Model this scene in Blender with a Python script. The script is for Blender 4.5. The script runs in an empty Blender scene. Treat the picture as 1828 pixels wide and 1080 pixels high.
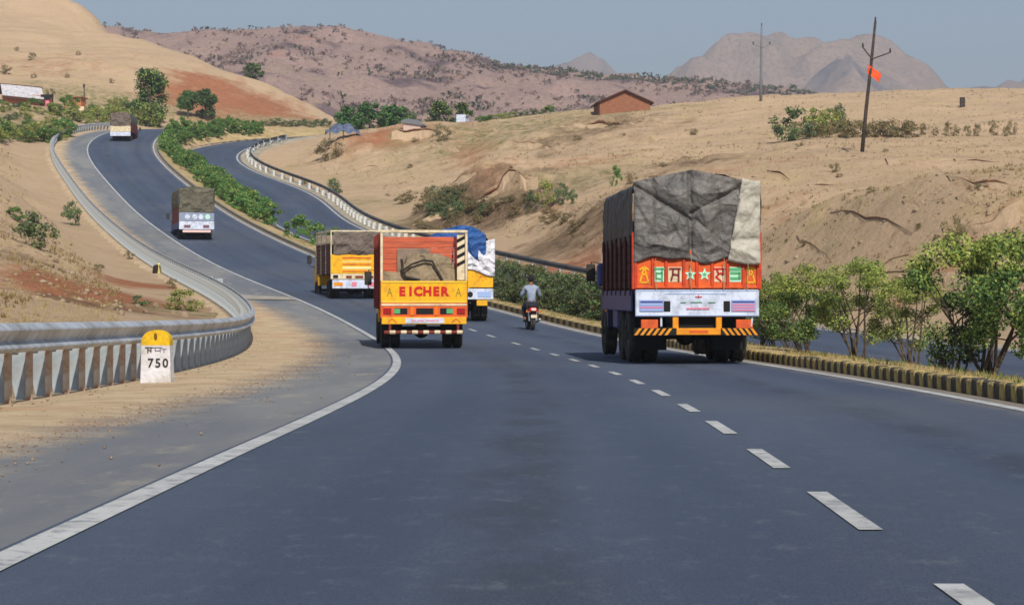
import bpy, math, random
import numpy as np
from mathutils import Vector, Matrix, Euler
R_=math.radians
scene=bpy.context.scene; COL=scene.collection
# ------------------------------------------------------------ camera, light, exposure
F=4000.0; H=1.12; CX=914.0; YH=525.0
cam=bpy.data.cameras.new('camera'); camo=bpy.data.objects.new('camera',cam); COL.objects.link(camo)
camo.location=(0,0,H); camo.rotation_euler=(R_(90),0,0)
cam.sensor_width=36; cam.lens=F/1828*36; cam.shift_y=-15/1828; cam.clip_start=.2; cam.clip_end=20000
scene.camera=camo
SUN_EL=41.0; SUN_AZ=11.5          # azimuth east of straight behind the camera
sx,sy=math.sin(R_(SUN_AZ)),-math.cos(R_(SUN_AZ))
sund=Vector((sx*math.cos(R_(SUN_EL)),sy*math.cos(R_(SUN_EL)),math.sin(R_(SUN_EL))))
sl=bpy.data.lights.new('sun','SUN'); sl.energy=5.0; sl.angle=R_(.55); sl.color=(1,.95,.87)
so=bpy.data.objects.new('sun',sl); COL.objects.link(so)
so.rotation_euler=sund.to_track_quat('Z','Y').to_euler()
w=bpy.data.worlds.new('World'); scene.world=w; w.use_nodes=True
nt=w.node_tree; bg=nt.nodes['Background']
sk=nt.nodes.new('ShaderNodeTexSky'); sk.sky_type='NISHITA'; sk.sun_disc=False
sk.sun_elevation=R_(SUN_EL); sk.sun_rotation=math.atan2(sund.x,sund.y)
sk.air_density=1.0; sk.dust_density=.7; sk.ozone_density=1.2; sk.altitude=300
nt.links.new(sk.outputs[0],bg.inputs[0]); bg.inputs[1].default_value=.088
scene.view_settings.view_transform='Standard'; scene.view_settings.look='None'
scene.view_settings.exposure=0.2; scene.view_settings.gamma=1; scene.view_settings.use_curve_mapping=False
scene.cycles.max_bounces=6; scene.cycles.volume_bounces=0; scene.cycles.transparent_max_bounces=12
scene.cycles.use_denoising=True; scene.cycles.filter_width=1.6
rnd=random.Random(7); rng=np.random.default_rng(11)
# ------------------------------------------------------------ materials
def srgb(r,g,b):
    return tuple(((c/255)/12.92 if c/255<=.04045 else ((c/255+.055)/1.055)**2.4) for c in (r,g,b))+(1,)
MATS={}
def N(nt,t,**k):
    n=nt.nodes.new(t)
    for a,v in k.items(): setattr(n,a,v)
    return n
def mat(name,c,rough=.8,c2=None,scale=3,bump=0,bscale=20,metal=0,objrand=0,emis=None,spec=.3,stretch=None,coord='Object',lo=.35,hi=.65,dirt=None,dscale=1.5,trans=0):
    if name in MATS: return MATS[name]
    m=bpy.data.materials.new(name); m.use_nodes=True; t=m.node_tree; p=t.nodes['Principled BSDF']
    if len(c)==3: c=c+(1,)
    p.inputs['Base Color'].default_value=c; p.inputs['Roughness'].default_value=rough; p.inputs['Metallic'].default_value=metal
    p.inputs['Specular IOR Level'].default_value=spec
    tc=N(t,'ShaderNodeTexCoord'); src=tc.outputs[coord]
    if stretch:
        mp=N(t,'ShaderNodeMapping'); mp.inputs['Scale'].default_value=stretch; t.links.new(src,mp.inputs[0]); src=mp.outputs[0]
    out=None
    if c2:
        if len(c2)==3: c2=c2+(1,)
        nz=N(t,'ShaderNodeTexNoise'); nz.inputs['Scale'].default_value=scale; nz.inputs['Detail'].default_value=6; t.links.new(src,nz.inputs['Vector'])
        mr=N(t,'ShaderNodeMapRange'); mr.inputs['From Min'].default_value=lo; mr.inputs['From Max'].default_value=hi; t.links.new(nz.outputs[0],mr.inputs[0])
        mx=N(t,'ShaderNodeMix',data_type='RGBA'); mx.inputs['A'].default_value=c; mx.inputs['B'].default_value=c2; t.links.new(mr.outputs[0],mx.inputs['Factor']); out=mx.outputs['Result']
    if dirt:
        nz=N(t,'ShaderNodeTexNoise'); nz.inputs['Scale'].default_value=dscale; nz.inputs['Detail'].default_value=9; nz.inputs['Roughness'].default_value=.7; t.links.new(src,nz.inputs['Vector'])
        mr=N(t,'ShaderNodeMapRange'); mr.inputs['From Min'].default_value=.48; mr.inputs['From Max'].default_value=.72; mr.inputs['To Max'].default_value=.75; t.links.new(nz.outputs[0],mr.inputs[0])
        mx=N(t,'ShaderNodeMix',data_type='RGBA'); mx.inputs['A'].default_value=c; mx.inputs['B'].default_value=dirt+(1,) if len(dirt)==3 else dirt
        if out: t.links.new(out,mx.inputs['A'])
        t.links.new(mr.outputs[0],mx.inputs['Factor']); out=mx.outputs['Result']
    if objrand:
        oi=N(t,'ShaderNodeObjectInfo'); hs=N(t,'ShaderNodeHueSaturation')
        if out: t.links.new(out,hs.inputs['Color'])
        else: hs.inputs['Color'].default_value=c
        mr=N(t,'ShaderNodeMapRange'); mr.inputs['To Min'].default_value=1-objrand; mr.inputs['To Max'].default_value=1+objrand; t.links.new(oi.outputs['Random'],mr.inputs[0]); t.links.new(mr.outputs[0],hs.inputs['Value'])
        mh=N(t,'ShaderNodeMapRange'); mh.inputs['To Min'].default_value=.5-objrand*.06; mh.inputs['To Max'].default_value=.5+objrand*.06
        ml=N(t,'ShaderNodeMath',operation='FRACT'); m2=N(t,'ShaderNodeMath',operation='MULTIPLY'); m2.inputs[1].default_value=7.31
        t.links.new(oi.outputs['Random'],m2.inputs[0]); t.links.new(m2.outputs[0],ml.inputs[0]); t.links.new(ml.outputs[0],mh.inputs[0]); t.links.new(mh.outputs[0],hs.inputs['Hue'])
        out=hs.outputs[0]
    if out: t.links.new(out,p.inputs['Base Color'])
    if bump:
        nb=N(t,'ShaderNodeTexNoise'); nb.inputs['Scale'].default_value=bscale; nb.inputs['Detail'].default_value=8; t.links.new(src,nb.inputs['Vector'])
        b=N(t,'ShaderNodeBump'); b.inputs['Strength'].default_value=min(1,bump); b.inputs['Distance'].default_value=.05 if bump<=1 else .05*bump; t.links.new(nb.outputs[0],b.inputs['Height']); t.links.new(b.outputs[0],p.inputs['Normal'])
    if trans:
        tr=N(t,'ShaderNodeBsdfTranslucent'); ms=N(t,'ShaderNodeMixShader'); ms.inputs[0].default_value=trans
        if out: t.links.new(out,tr.inputs[0])
        else: tr.inputs[0].default_value=c
        t.links.new(p.outputs[0],ms.inputs[1]); t.links.new(tr.outputs[0],ms.inputs[2]); t.links.new(ms.outputs[0],t.nodes['Material Output'].inputs[0])
    if emis:
        p.inputs['Emission Color'].default_value=emis+(1,); p.inputs['Emission Strength'].default_value=1
    MATS[name]=m; return m
# ------------------------------------------------------------ mesh builder
def tag(o,label=None,cat=None,group=None,kind=None):
    if label: o['label']=label
    if cat: o['category']=cat
    if group: o['group']=group
    if kind: o['kind']=kind
    return o
def empty(name,loc,rz=0,**k):
    o=bpy.data.objects.new(name,None); COL.objects.link(o); o.location=loc; o.rotation_euler=(0,0,rz); o.empty_display_size=.2
    return tag(o,**k)
class MB:
    def __init__(s): s.v=[];s.f=[];s.m=[];s.cur=0;s.sm=False
    def raw(s,vs,fs):
        b=len(s.v); s.v+= [tuple(x) for x in vs]; s.f+=[tuple(b+i for i in f) for f in fs]; s.m+=[s.cur]*len(fs); return s
    def hull(s,vs,fs):
        vs=[Vector(x) for x in vs]; c=sum(vs,Vector())/len(vs); ff=[]
        for f in fs:
            a=[vs[i] for i in f]; n=(a[1]-a[0]).cross(a[2]-a[0]); fc=sum(a,Vector())/len(a)
            ff.append(f if n.dot(fc-c)>=0 else f[::-1])
        return s.raw(vs,ff)
    def box(s,x0,x1,y0,y1,z0,z1,b=0,M=None):
        cx,cy,cz=(x0+x1)/2,(y0+y1)/2,(z0+z1)/2; h=((x1-x0)/2,(y1-y0)/2,(z1-z0)/2)
        if b<=0:
            vs=[(cx+h[0]*i,cy+h[1]*j,cz+h[2]*k) for i in(-1,1) for j in(-1,1) for k in(-1,1)]
            fs=[(0,1,3,2),(4,6,7,5),(0,4,5,1),(2,3,7,6),(0,2,6,4),(1,5,7,3)]
        else:
            b=min(b,min(h)*.9); idx={};vs=[]
            for sg in [(i,j,k) for i in(-1,1) for j in(-1,1) for k in(-1,1)]:
                for a in range(3):
                    idx[(sg,a)]=len(vs); vs.append(tuple((cx,cy,cz)[q]+sg[q]*(h[q]-(0 if q==a else b)) for q in range(3)))
            fs=[]
            for a in range(3):
                p,q=[i for i in range(3) if i!=a]
                for sa in(-1,1):
                    def S(u,v_):
                        t=[0,0,0];t[a]=sa;t[p]=u;t[q]=v_;return tuple(t)
                    fs.append([idx[(S(*uv),a)] for uv in((-1,-1),(1,-1),(1,1),(-1,1))])
                for sp in(-1,1):
                    for sq in(-1,1):
                        lo=[0,0,0];hi=[0,0,0];lo[a]=-1;hi[a]=1
                        for t in(lo,hi): t[p]=sp;t[q]=sq
                        lo,hi=tuple(lo),tuple(hi)
                        fs.append([idx[(lo,p)],idx[(hi,p)],idx[(hi,q)],idx[(lo,q)]])
            for sg in [(i,j,k) for i in(-1,1) for j in(-1,1) for k in(-1,1)]: fs.append([idx[(sg,a)] for a in range(3)])
        if M is not None: vs=[M@Vector(x) for x in vs]
        return s.hull(vs,fs)
    def cyl(s,p0,p1,r0,r1=None,n=12,cap=True):
        r1=r0 if r1 is None else r1; p0=Vector(p0);p1=Vector(p1); d=(p1-p0).normalized()
        u=d.orthogonal().normalized(); v=d.cross(u)
        vs=[p+(u*math.cos(2*math.pi*i/n)+v*math.sin(2*math.pi*i/n))*r for p,r in((p0,r0),(p1,r1)) for i in range(n)]
        fs=[(i,(i+1)%n,n+(i+1)%n,n+i) for i in range(n)]
        if cap: fs+=[tuple(range(n-1,-1,-1)),tuple(range(n,2*n))]
        return s.raw(vs,fs)
    def tube(s,pts,r,n=8):
        pts=[Vector(p) for p in pts]; rings=[]; u=None
        rr=r if isinstance(r,(list,tuple)) else [r]*len(pts)
        for i,p in enumerate(pts):
            d=(pts[min(i+1,len(pts)-1)]-pts[max(i-1,0)]).normalized()
            if u is None: u=d.orthogonal().normalized()
            u=(u-d*u.dot(d)).normalized(); v=d.cross(u)
            rings.append([p+(u*math.cos(2*math.pi*k/n)+v*math.sin(2*math.pi*k/n))*rr[i] for k in range(n)])
        vs=[x for r_ in rings for x in r_]; fs=[]
        for i in range(len(pts)-1):
            for k in range(n): fs.append((i*n+k,i*n+(k+1)%n,(i+1)*n+(k+1)%n,(i+1)*n+k))
        fs+=[tuple(range(n-1,-1,-1)),tuple(range((len(pts)-1)*n,len(pts)*n))]
        return s.raw(vs,fs)
    def lathe(s,prof,c,axis='x',n=24,closed=False):
        vs=[];c=Vector(c)
        for (a,r) in prof:
            for i in range(n):
                t=2*math.pi*i/n; ca,sa=math.cos(t)*r,math.sin(t)*r
                vs.append(c+Vector({'x':(a,ca,sa),'y':(sa,a,ca),'z':(ca,sa,a)}[axis]))
        fs=[];m=len(prof)
        for j in range(m if closed else m-1):
            for i in range(n): fs.append((j*n+i,j*n+(i+1)%n,((j+1)%m)*n+(i+1)%n,((j+1)%m)*n+i))
        return s.raw(vs,fs)
    def prism(s,poly,y0,y1,axis='y'):
        n=len(poly); f={'y':lambda a,b,t:(a,t,b),'x':lambda a,b,t:(t,a,b),'z':lambda a,b,t:(a,b,t)}[axis]
        vs=[f(a,b,y0) for a,b in poly]+[f(a,b,y1) for a,b in poly]
        return s.raw(vs,[tuple(range(n)),tuple(range(2*n-1,n-1,-1))]+[(i,n+i,n+(i+1)%n,(i+1)%n) for i in range(n)])
    def ball(s,c,r,n=10,m=7):
        if not isinstance(r,(tuple,list)): r=(r,r,r)
        vs=[(c[0],c[1],c[2]-r[2])];fs=[]
        for j in range(1,m):
            a=-math.pi/2+math.pi*j/m
            for i in range(n): t=2*math.pi*i/n; vs.append((c[0]+r[0]*math.cos(a)*math.cos(t),c[1]+r[1]*math.cos(a)*math.sin(t),c[2]+r[2]*math.sin(a)))
        vs.append((c[0],c[1],c[2]+r[2])); L=len(vs)-1
        for i in range(n):
            fs.append((0,1+(i+1)%n,1+i)); fs.append((L,L-n+i,L-n+(i+1)%n))
            for j in range(m-2): a=1+j*n; fs.append((a+i,a+(i+1)%n,a+n+(i+1)%n,a+n+i))
        return s.raw(vs,fs)
    def grid(s,P):
        a,b=len(P),len(P[0]); return s.raw([x for r in P for x in r],[(i*b+j,(i+1)*b+j,(i+1)*b+j+1,i*b+j+1) for i in range(a-1) for j in range(b-1)])
    def mesh(s,name,mats,smooth=False):
        me=bpy.data.meshes.new(name); me.from_pydata(s.v,[],s.f)
        for m in (mats if isinstance(mats,(list,tuple)) else [mats]): me.materials.append(m)
        if any(s.m): me.polygons.foreach_set('material_index',s.m)
        if smooth: me.polygons.foreach_set('use_smooth',[True]*len(me.polygons))
        me.update(); return me
    def build(s,name,mats,parent=None,smooth=False,loc=None,**k):
        me=s.mesh(name,mats,smooth)
        if smooth=='auto':
            try: me.set_sharp_from_angle(angle=R_(40))
            except Exception: pass
        o=bpy.data.objects.new(name,me); COL.objects.link(o)
        if parent: o.parent=parent
        if loc is not None: o.location=loc
        return tag(o,**k)
def inst(name,me,parent=None,loc=(0,0,0),rot=(0,0,0),sc=(1,1,1),**k):
    o=bpy.data.objects.new(name,me); COL.objects.link(o)
    if parent: o.parent=parent
    o.location=loc;o.rotation_euler=rot;o.scale=sc; return tag(o,**k)
def copy_tree(o,parent=None):
    c=o.copy(); COL.objects.link(c)
    if parent: c.parent=parent
    for ch in list(o.children): copy_tree(ch,c)
    return c
def nparr_mesh(name,V,Fq,mats,smooth=False,attr=None,uv=None,midx=None):
    me=bpy.data.meshes.new(name); V=np.asarray(V,np.float32); Fq=np.asarray(Fq,np.int32); k=Fq.shape[1]
    me.vertices.add(len(V)); me.vertices.foreach_set('co',V.ravel()); me.loops.add(Fq.size); me.loops.foreach_set('vertex_index',Fq.ravel())
    me.polygons.add(len(Fq)); me.polygons.foreach_set('loop_start',np.arange(0,Fq.size,k,dtype=np.int32)); me.polygons.foreach_set('loop_total',np.full(len(Fq),k,np.int32))
    for m in (mats if isinstance(mats,(list,tuple)) else [mats]): me.materials.append(m)
    if smooth: me.polygons.foreach_set('use_smooth',np.ones(len(Fq),bool))
    if midx is not None: me.polygons.foreach_set('material_index',np.asarray(midx,np.int32))
    if uv is not None:
        l=me.uv_layers.new(name='UVMap'); l.data.foreach_set('uv',np.asarray(uv,np.float32)[Fq.ravel()].ravel())
    if attr is not None:
        a=me.color_attributes.new('soil','FLOAT_COLOR','POINT'); a.data.foreach_set('color',np.asarray(attr,np.float32).ravel())
    me.update(calc_edges=True); return me
def grid_faces(a,b):
    i,j=np.meshgrid(np.arange(a-1),np.arange(b-1),indexing='ij'); k=i*b+j
    return np.stack([k,k+1,k+b+1,k+b],-1).reshape(-1,4)
# ------------------------------------------------------------ noise
def vnoise(x,y,seed=0):
    xi=np.floor(x).astype(np.int64); yi=np.floor(y).astype(np.int64); fx=x-xi; fy=y-yi
    fx=fx*fx*(3-2*fx); fy=fy*fy*(3-2*fy)
    def h(a,b):
        n=(a*374761393+b*668265263+seed*974711)&0x7fffffff; n=((n^(n>>13))*1274126177)&0x7fffffff; return ((n^(n>>16))&0xffff)/65535.
    return (h(xi,yi)*(1-fx)+h(xi+1,yi)*fx)*(1-fy)+(h(xi,yi+1)*(1-fx)+h(xi+1,yi+1)*fx)*fy
def fbm(x,y,o=4,seed=0):
    r=0;a=1;t=0
    for k in range(o): r=r+a*vnoise(x*2**k+k*17.3,y*2**k-k*9.1,seed+k); t+=a; a*=.5
    return r/t*2-1
def sstep(a,b,x): t=np.clip((x-a)/(b-a),0,1); return t*t*(3-2*t)
# ------------------------------------------------------------ road lines (metres; left edge line of our carriageway, inner line of the far one)
MAINL=[(-2.05,8.39,0.08),(-1.9,14.55,0.06),(-1.77,20.72,-0.02),(-1.71,26.92,-0.09),(-1.77,33.14,-0.14),(-1.96,39.39,-0.19),(-2.25,45.66,-0.25),(-2.63,51.94,-0.29),(-3.15,58.23,-0.28),(-3.82,64.52,-0.22),(-4.61,70.81,-0.11),(-5.51,77.1,0.05),(-6.5,83.38,0.27),(-7.63,89.64,0.52),(-8.92,95.89,0.81),(-10.35,102.11,1.13),(-11.91,108.32,1.48),(-13.54,114.52,1.87),(-15.2,120.71,2.31),(-16.86,126.9,2.79),(-18.51,133.09,3.31),(-20.14,139.3,3.87),(-21.76,145.51,4.47),(-23.39,151.72,5.08),(-25.03,157.94,5.73),(-26.67,164.16,6.4),(-28.3,170.39,7.09),(-29.9,176.6,7.82),(-31.49,182.8,8.59),(-33.07,188.99,9.39),(-34.65,195.15,10.21),(-36.25,201.28,11.07),(-37.87,207.38,11.96),(-39.48,213.45,12.87),(-41.06,219.5,13.79),(-42.58,225.54,14.73),(-43.97,231.59,15.66),(-45.19,237.67,16.59),(-46.17,243.8,17.51),(-46.88,250,18.4),(-47.31,256.26,19.27),(-47.47,262.58,20.12),(-47.3,269,20.9),(-46.3,276,21.5),(-44,283,22),(-40.5,290,22.4),(-36,296,22.6),(-30,301,22.8),(-23,305,22.9),(-16,308,22.9),(-8,310,22.9),(0,311,22.8)]
OPPL=[(8.4,65.13,-0.59),(7.52,69.98,-0.5),(6.62,74.83,-0.4),(5.7,79.68,-0.29),(4.78,84.52,-0.16),(3.85,89.36,0),(2.89,94.2,0.18),(1.91,99.02,0.39),(0.87,103.85,0.62),(-0.21,108.66,0.88),(-1.35,113.47,1.16),(-2.53,118.27,1.45),(-3.76,123.07,1.77),(-5.02,127.87,2.1),(-6.3,132.67,2.44),(-7.6,137.47,2.8),(-8.92,142.28,3.17),(-10.23,147.1,3.56),(-11.55,151.93,3.95),(-12.85,156.77,4.35),(-14.14,161.63,4.76),(-15.4,166.52,5.18),(-16.62,171.43,5.61),(-17.79,176.38,6.06),(-18.89,181.36,6.51),(-19.92,186.37,6.99),(-20.87,191.4,7.49),(-21.75,196.45,8.02),(-22.57,201.46,8.58),(-23.38,206.41,9.18),(-24.25,211.23,9.82),(-25.25,215.87,10.5),(-26.43,220.3,11.22),(-27.9,224.52,11.96),(-29.73,228.61,12.7),(-31.76,232.65,13.44),(-33.68,236.76,14.18),(-35.31,240.99,14.9),(-36.62,245.37,15.61),(-37.55,249.86,16.3),(-38.03,254.44,16.97),(-37.98,259.05,17.63),(-37.36,263.65,18.28),(-36.2,268.23,18.92),(-34.6,272.76,19.56),(-32.62,277.23,20.19)]
def smooth_resample(P,step):
    P=np.array(P,float)
    for _ in range(3):
        Q=P.copy(); Q[1:-1]=(P[:-2]+2*P[1:-1]+P[2:])/4; P=Q
    s=np.r_[0,np.cumsum(np.linalg.norm(np.diff(P,axis=0),axis=1))]; n=int(s[-1]/step); u=np.linspace(0,s[-1],n+1)
    from itertools import chain
    # catmull-rom
    out=[]
    for t in u:
        i=min(max(np.searchsorted(s,t)-1,0),len(P)-2); a=P[max(i-1,0)];b=P[i];c=P[i+1];d=P[min(i+2,len(P)-1)]
        f=(t-s[i])/(s[i+1]-s[i]); out.append(.5*((2*b)+(-a+c)*f+(2*a-5*b+4*c-d)*f*f+(-a+3*b-3*c+d)*f**3))
    return np.array(out)
W1=6.9; W2=6.5
ML=smooth_resample([(-2.3,-34,.08),(-2.27,-25,.08),(-2.22,-15,.08),(-2.17,-5,.08),(-2.12,2,.08)]+MAINL,1.0)
OL=smooth_resample([(10.9,-34,-.45),(10.8,-15,-.45),(10.7,0,-.48),(10.6,14,-.52),(10.45,28,-.58),(10.2,38,-.62),(9.85,47,-.64),(9.35,56,-.63)]+OPPL+[(-29.5,281,20.7),(-25,284.5,21.1),(-19,287,21.4),(-11,289,21.5),(-1,290,21.5)],1.0)
def normals(C):
    t=np.gradient(C[:,:2],axis=0); t/=np.linalg.norm(t,axis=1)[:,None]; return np.stack([t[:,1],-t[:,0],0*t[:,0]],1)
MN=normals(ML); ON=normals(OL)
MR=ML+MN*W1; OR=OL+ON*W2
def arclen(C): return np.r_[0,np.cumsum(np.linalg.norm(np.diff(C,axis=0),axis=1))]
MS=arclen(ML); OS=arclen(OL)
def idx_at(C,d): return int(np.argmax(C[:,1]>=d))
def s_at(C,S,d): i=idx_at(C,d); return S[i-1]+(S[i]-S[i-1])*(d-C[i-1,1])/(C[i,1]-C[i-1,1])
def at(C,Nn,S,s,off):
    return np.array([np.interp(s,S,C[:,k])+off*np.interp(s,S,Nn[:,k]) for k in range(3)])
def head(C,S,s):
    a=at(C,C*0,S,s-1,0);b=at(C,C*0,S,s+1,0); return math.atan2(-(b[0]-a[0]),b[1]-a[1])
def polyd(X,Y,C):
    """distance, z of nearest and side sign (+ = right of travel) to a polyline"""
    best=np.full(X.shape,1e9); zz=np.zeros(X.shape); sg=np.ones(X.shape)
    for i in range(0,len(C)-3,3):
        a=C[i];b=C[i+3]; ab=b-a; L=ab[0]**2+ab[1]**2
        t=np.clip(((X-a[0])*ab[0]+(Y-a[1])*ab[1])/L,0,1); dx=X-a[0]-t*ab[0]; dy=Y-a[1]-t*ab[1]; d=np.hypot(dx,dy); m=d<best
        best=np.where(m,d,best); zz=np.where(m,a[2]+t*ab[2],zz); sg=np.where(m,np.sign(ab[1]*dx-ab[0]*dy),sg)
    return best,zz,sg
# ------------------------------------------------------------ terrain
def W(px,py,d): return ((px-CX)/F*d,d,H-(py-YH)/F*d)
ctrl=[(100,560,70),(250,540,74),(0,500,85),(300,500,90),(200,450,110),(0,400,120),(200,400,132),(100,350,150),(0,300,180),(80,270,210),(0,252,215),
 (60,235,235),(0,215,260),(130,215,275),(200,222,290),(50,190,300),(150,203,300),(250,205,312),(0,100,400),(150,90,430),(0,20,500),(150,10,520),
 (260,78,460),(350,113,440),(450,162,410),(560,197,380),(300,150,350),(400,178,350),(500,212,340),(580,226,335),(300,226,320),(450,228,326),
 (700,400,172),(560,320,222),(600,330,215),(520,285,225),(600,250,250),(520,247,292),(700,238,270),(800,225,262),(900,225,280),(980,215,290),(1070,205,270),(1200,193,280),(1340,183,280),(1500,183,300),(1828,199,300),
 (700,330,190),(900,300,190),(1000,250,230),(1100,350,150),(1200,280,190),(1400,270,175),(1540,272,167),(1700,250,190),(1828,250,185),(1400,350,135),(1600,350,130),(1828,350,130),
 (1000,420,143),(1200,430,118),(1400,425,105),(1600,430,98),(1828,430,93),(1400,500,85),(1650,500,78),(1828,500,74),(1828,570,66)]
P=[W(*c) for c in ctrl]
P+=[(-10,20,-.15),(-30,20,-.3),(-60,20,0),(-12,45,-.1),(-40,50,.4),(-90,60,2),(24,15,-.8),(60,20,0),(26,40,-.5),(60,60,2.5),(110,60,4),(-60,-34,0),(60,-34,0),(-12,-34,0),
 (-110,150,9),(-110,250,20),(100,150,11),(120,250,22),(140,330,24),(-130,400,42),(-130,540,66),(-75,520,36),(-45,500,25),(-100,545,58),(-20,400,15),(30,380,13),(90,390,14),(140,420,15),(0,460,14),(60,480,16),(120,520,18),(10,550,24),(80,550,26),(-10,345,20),(40,335,20.5),(90,345,21)]
for i in range(0,len(ML),14):
    P.append(tuple(ML[i]-MN[i]*4)); P.append(tuple(MR[i]+MN[i]*.5*1))
for i in range(0,len(OL),14):
    P.append(tuple(OR[i]+ON[i]*2.5))
P=np.array(P)
def U(r2): return .5*r2*np.log(r2+1e-9)
K=U(((P[:,None,:2]-P[None,:,:2])**2).sum(2)/1e4)+np.eye(len(P))*2e-4
A=np.c_[np.ones(len(P)),P[:,:2]/100]
Mx=np.block([[K,A],[A.T,np.zeros((3,3))]]); sol=np.linalg.solve(Mx,np.r_[P[:,2],0,0,0])
def tps(X,Y):
    out=np.empty(X.size); Xf=X.ravel();Yf=Y.ravel()
    for a in range(0,X.size,20000):
        x=Xf[a:a+20000];y=Yf[a:a+20000]
        out[a:a+20000]=U(((x[:,None]-P[:,0])**2+(y[:,None]-P[:,1])**2)/1e4)@sol[:-3]+sol[-3]+sol[-2]*x/100+sol[-1]*y/100
    return out.reshape(X.shape)
gx=np.arange(-150,170.1,.8)
gy=np.concatenate([np.arange(-34,40,1.),np.arange(40,330,.7),np.arange(330,562,1.6)])
cx=np.arange(-152,176,4.); cy=np.arange(-38,570,4.)
CXg,CYg=np.meshgrid(cx,cy); CZ=tps(CXg,CYg)
def bil(Z,xs,ys,X,Y):
    fx=np.clip(np.interp(X,xs,np.arange(len(xs))),0,len(xs)-1.001); fy=np.clip(np.interp(Y,ys,np.arange(len(ys))),0,len(ys)-1.001)
    i=fx.astype(int);j=fy.astype(int);u=fx-i;v=fy-j
    return (Z[j,i]*(1-u)+Z[j,i+1]*u)*(1-v)+(Z[j+1,i]*(1-u)+Z[j+1,i+1]*u)*v
GX,GY=np.meshgrid(gx,gy); TZ=bil(CZ,cx,cy,GX,GY)
near=(GX>-75)&(GX<40)
dM,zM,sM=polyd(GX,GY,(ML+MR)/2); dO,zO,sO=polyd(GX,GY,(OL+OR)/2)
eM=np.maximum(dM-W1/2,0); eO=np.maximum(dO-W2/2,0)
inb=(eM+eO<14)&(eM<8)&(eO<8)
zr=np.where(inb,(zM*eO+zO*eM)/(eM+eO+1e-6),np.where(eM<eO,zM,zO))
ed=np.minimum(eM,eO)
left=(sM<0)
wgt=sstep(4.3,13,ed); wgt=np.where(inb&(sM>0)&(sO<0),0,wgt)
rough=fbm(GX/9,GY/9,5,3)*.35+fbm(GX/2.2,GY/2.2,3,8)*.10
rough+=np.abs(fbm(GX/22,GY/14,4,21))*-.9+.3
far=sstep(60,200,GY)
# eroded scarps: (px,py,d)-polyline, height
def site0(px,py,d0=45,guess=None):
    dd_=np.arange(d0,420,.5); X_=(px-CX)/F*dd_; g_=bil(TZ,gx,gy,X_,dd_)+0; z_=H-(py-YH)/F*dd_; k_=np.where(g_>=z_)[0]
    if not len(k_) or (guess and abs(dd_[k_[0]]-guess)>.45*guess): return W(px,py,guess)
    return (X_[k_[0]],dd_[k_[0]],g_[k_[0]])
def seg_polys(pts):
    q=np.array([site0(px,py,45 if px<1300 else 60,d_)[:2] for px,py,d_ in pts]); return q[np.argsort(q[:,0])]
scarps=[([(1390,355,132),(1420,360,132),(1470,362,131),(1530,372,128)],.8),([(1500,402,118),(1560,408,116),(1660,430,104),(1720,442,101)],.6),([(1480,365,131),(1540,362,131),(1620,372,127)],.7),([(1690,330,138),(1760,342,134),(1828,345,133)],.9),([(1680,385,118),(1740,390,116),(1828,384,117)],.6),
 ([(1370,315,150),(1410,322,148)],.7),([(1360,285,168),(1400,292,165),(1440,296,163)],.5),([(1580,300,156),(1640,306,153)],.5),([(1700,355,128),(1760,365,126)],.6),([(1540,435,100),(1610,445,98),(1680,452,96)],.6),
 ([(735,385,180),(760,352,186),(800,340,190),(870,338,187),(960,340,182)],2.6),([(850,372,165),(930,378,162),(1010,372,162),(1060,380,158)],1.6),([(900,420,148),(980,412,148),(1060,418,142)],1.3),([(880,395,156),(960,400,153),(1050,398,150)],1.0),
 ([(905,262,225),(960,262,225),(1000,268,222)],1.0),([(930,290,200),(1000,284,205)],.8),([(1100,250,225),(1160,258,222),(1220,275,210)],1.2),([(1180,285,190),(1240,290,188),(1290,300,180)],1.3),([(1000,235,245),(1100,225,255),(1180,232,250)],1.6),
 ([(700,245,262),(760,242,258),(800,243,252)],1.6),([(560,255,262),(600,258,255)],1.2),([(770,262,235),(820,275,225)],.9),([(790,300,205),(850,300,203)],.8),
 ([(120,520,83),(180,505,87),(260,500,88)],.5),([(20,528,80),(100,530,79)],.3),([(0,470,100),(90,478,98),(200,485,94)],.35),([(30,380,135),(150,392,132)],.35),([(0,420,118),(120,428,115)],.3)]
soil=np.zeros(GX.shape+(4,),np.float32); soil[...,3]=1
def add_blob(ch,px,py,d,rx,ry,a=1.):
    x,y,_=site0(px,py,45,d); q=((GX-x)/rx)**2+((GY-y)/ry)**2
    q=q*(1+.9*fbm(GX/3.1,GY/6.,3,31)); soil[...,ch]=np.maximum(soil[...,ch],a*np.exp(-np.maximum(q,0)))
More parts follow.
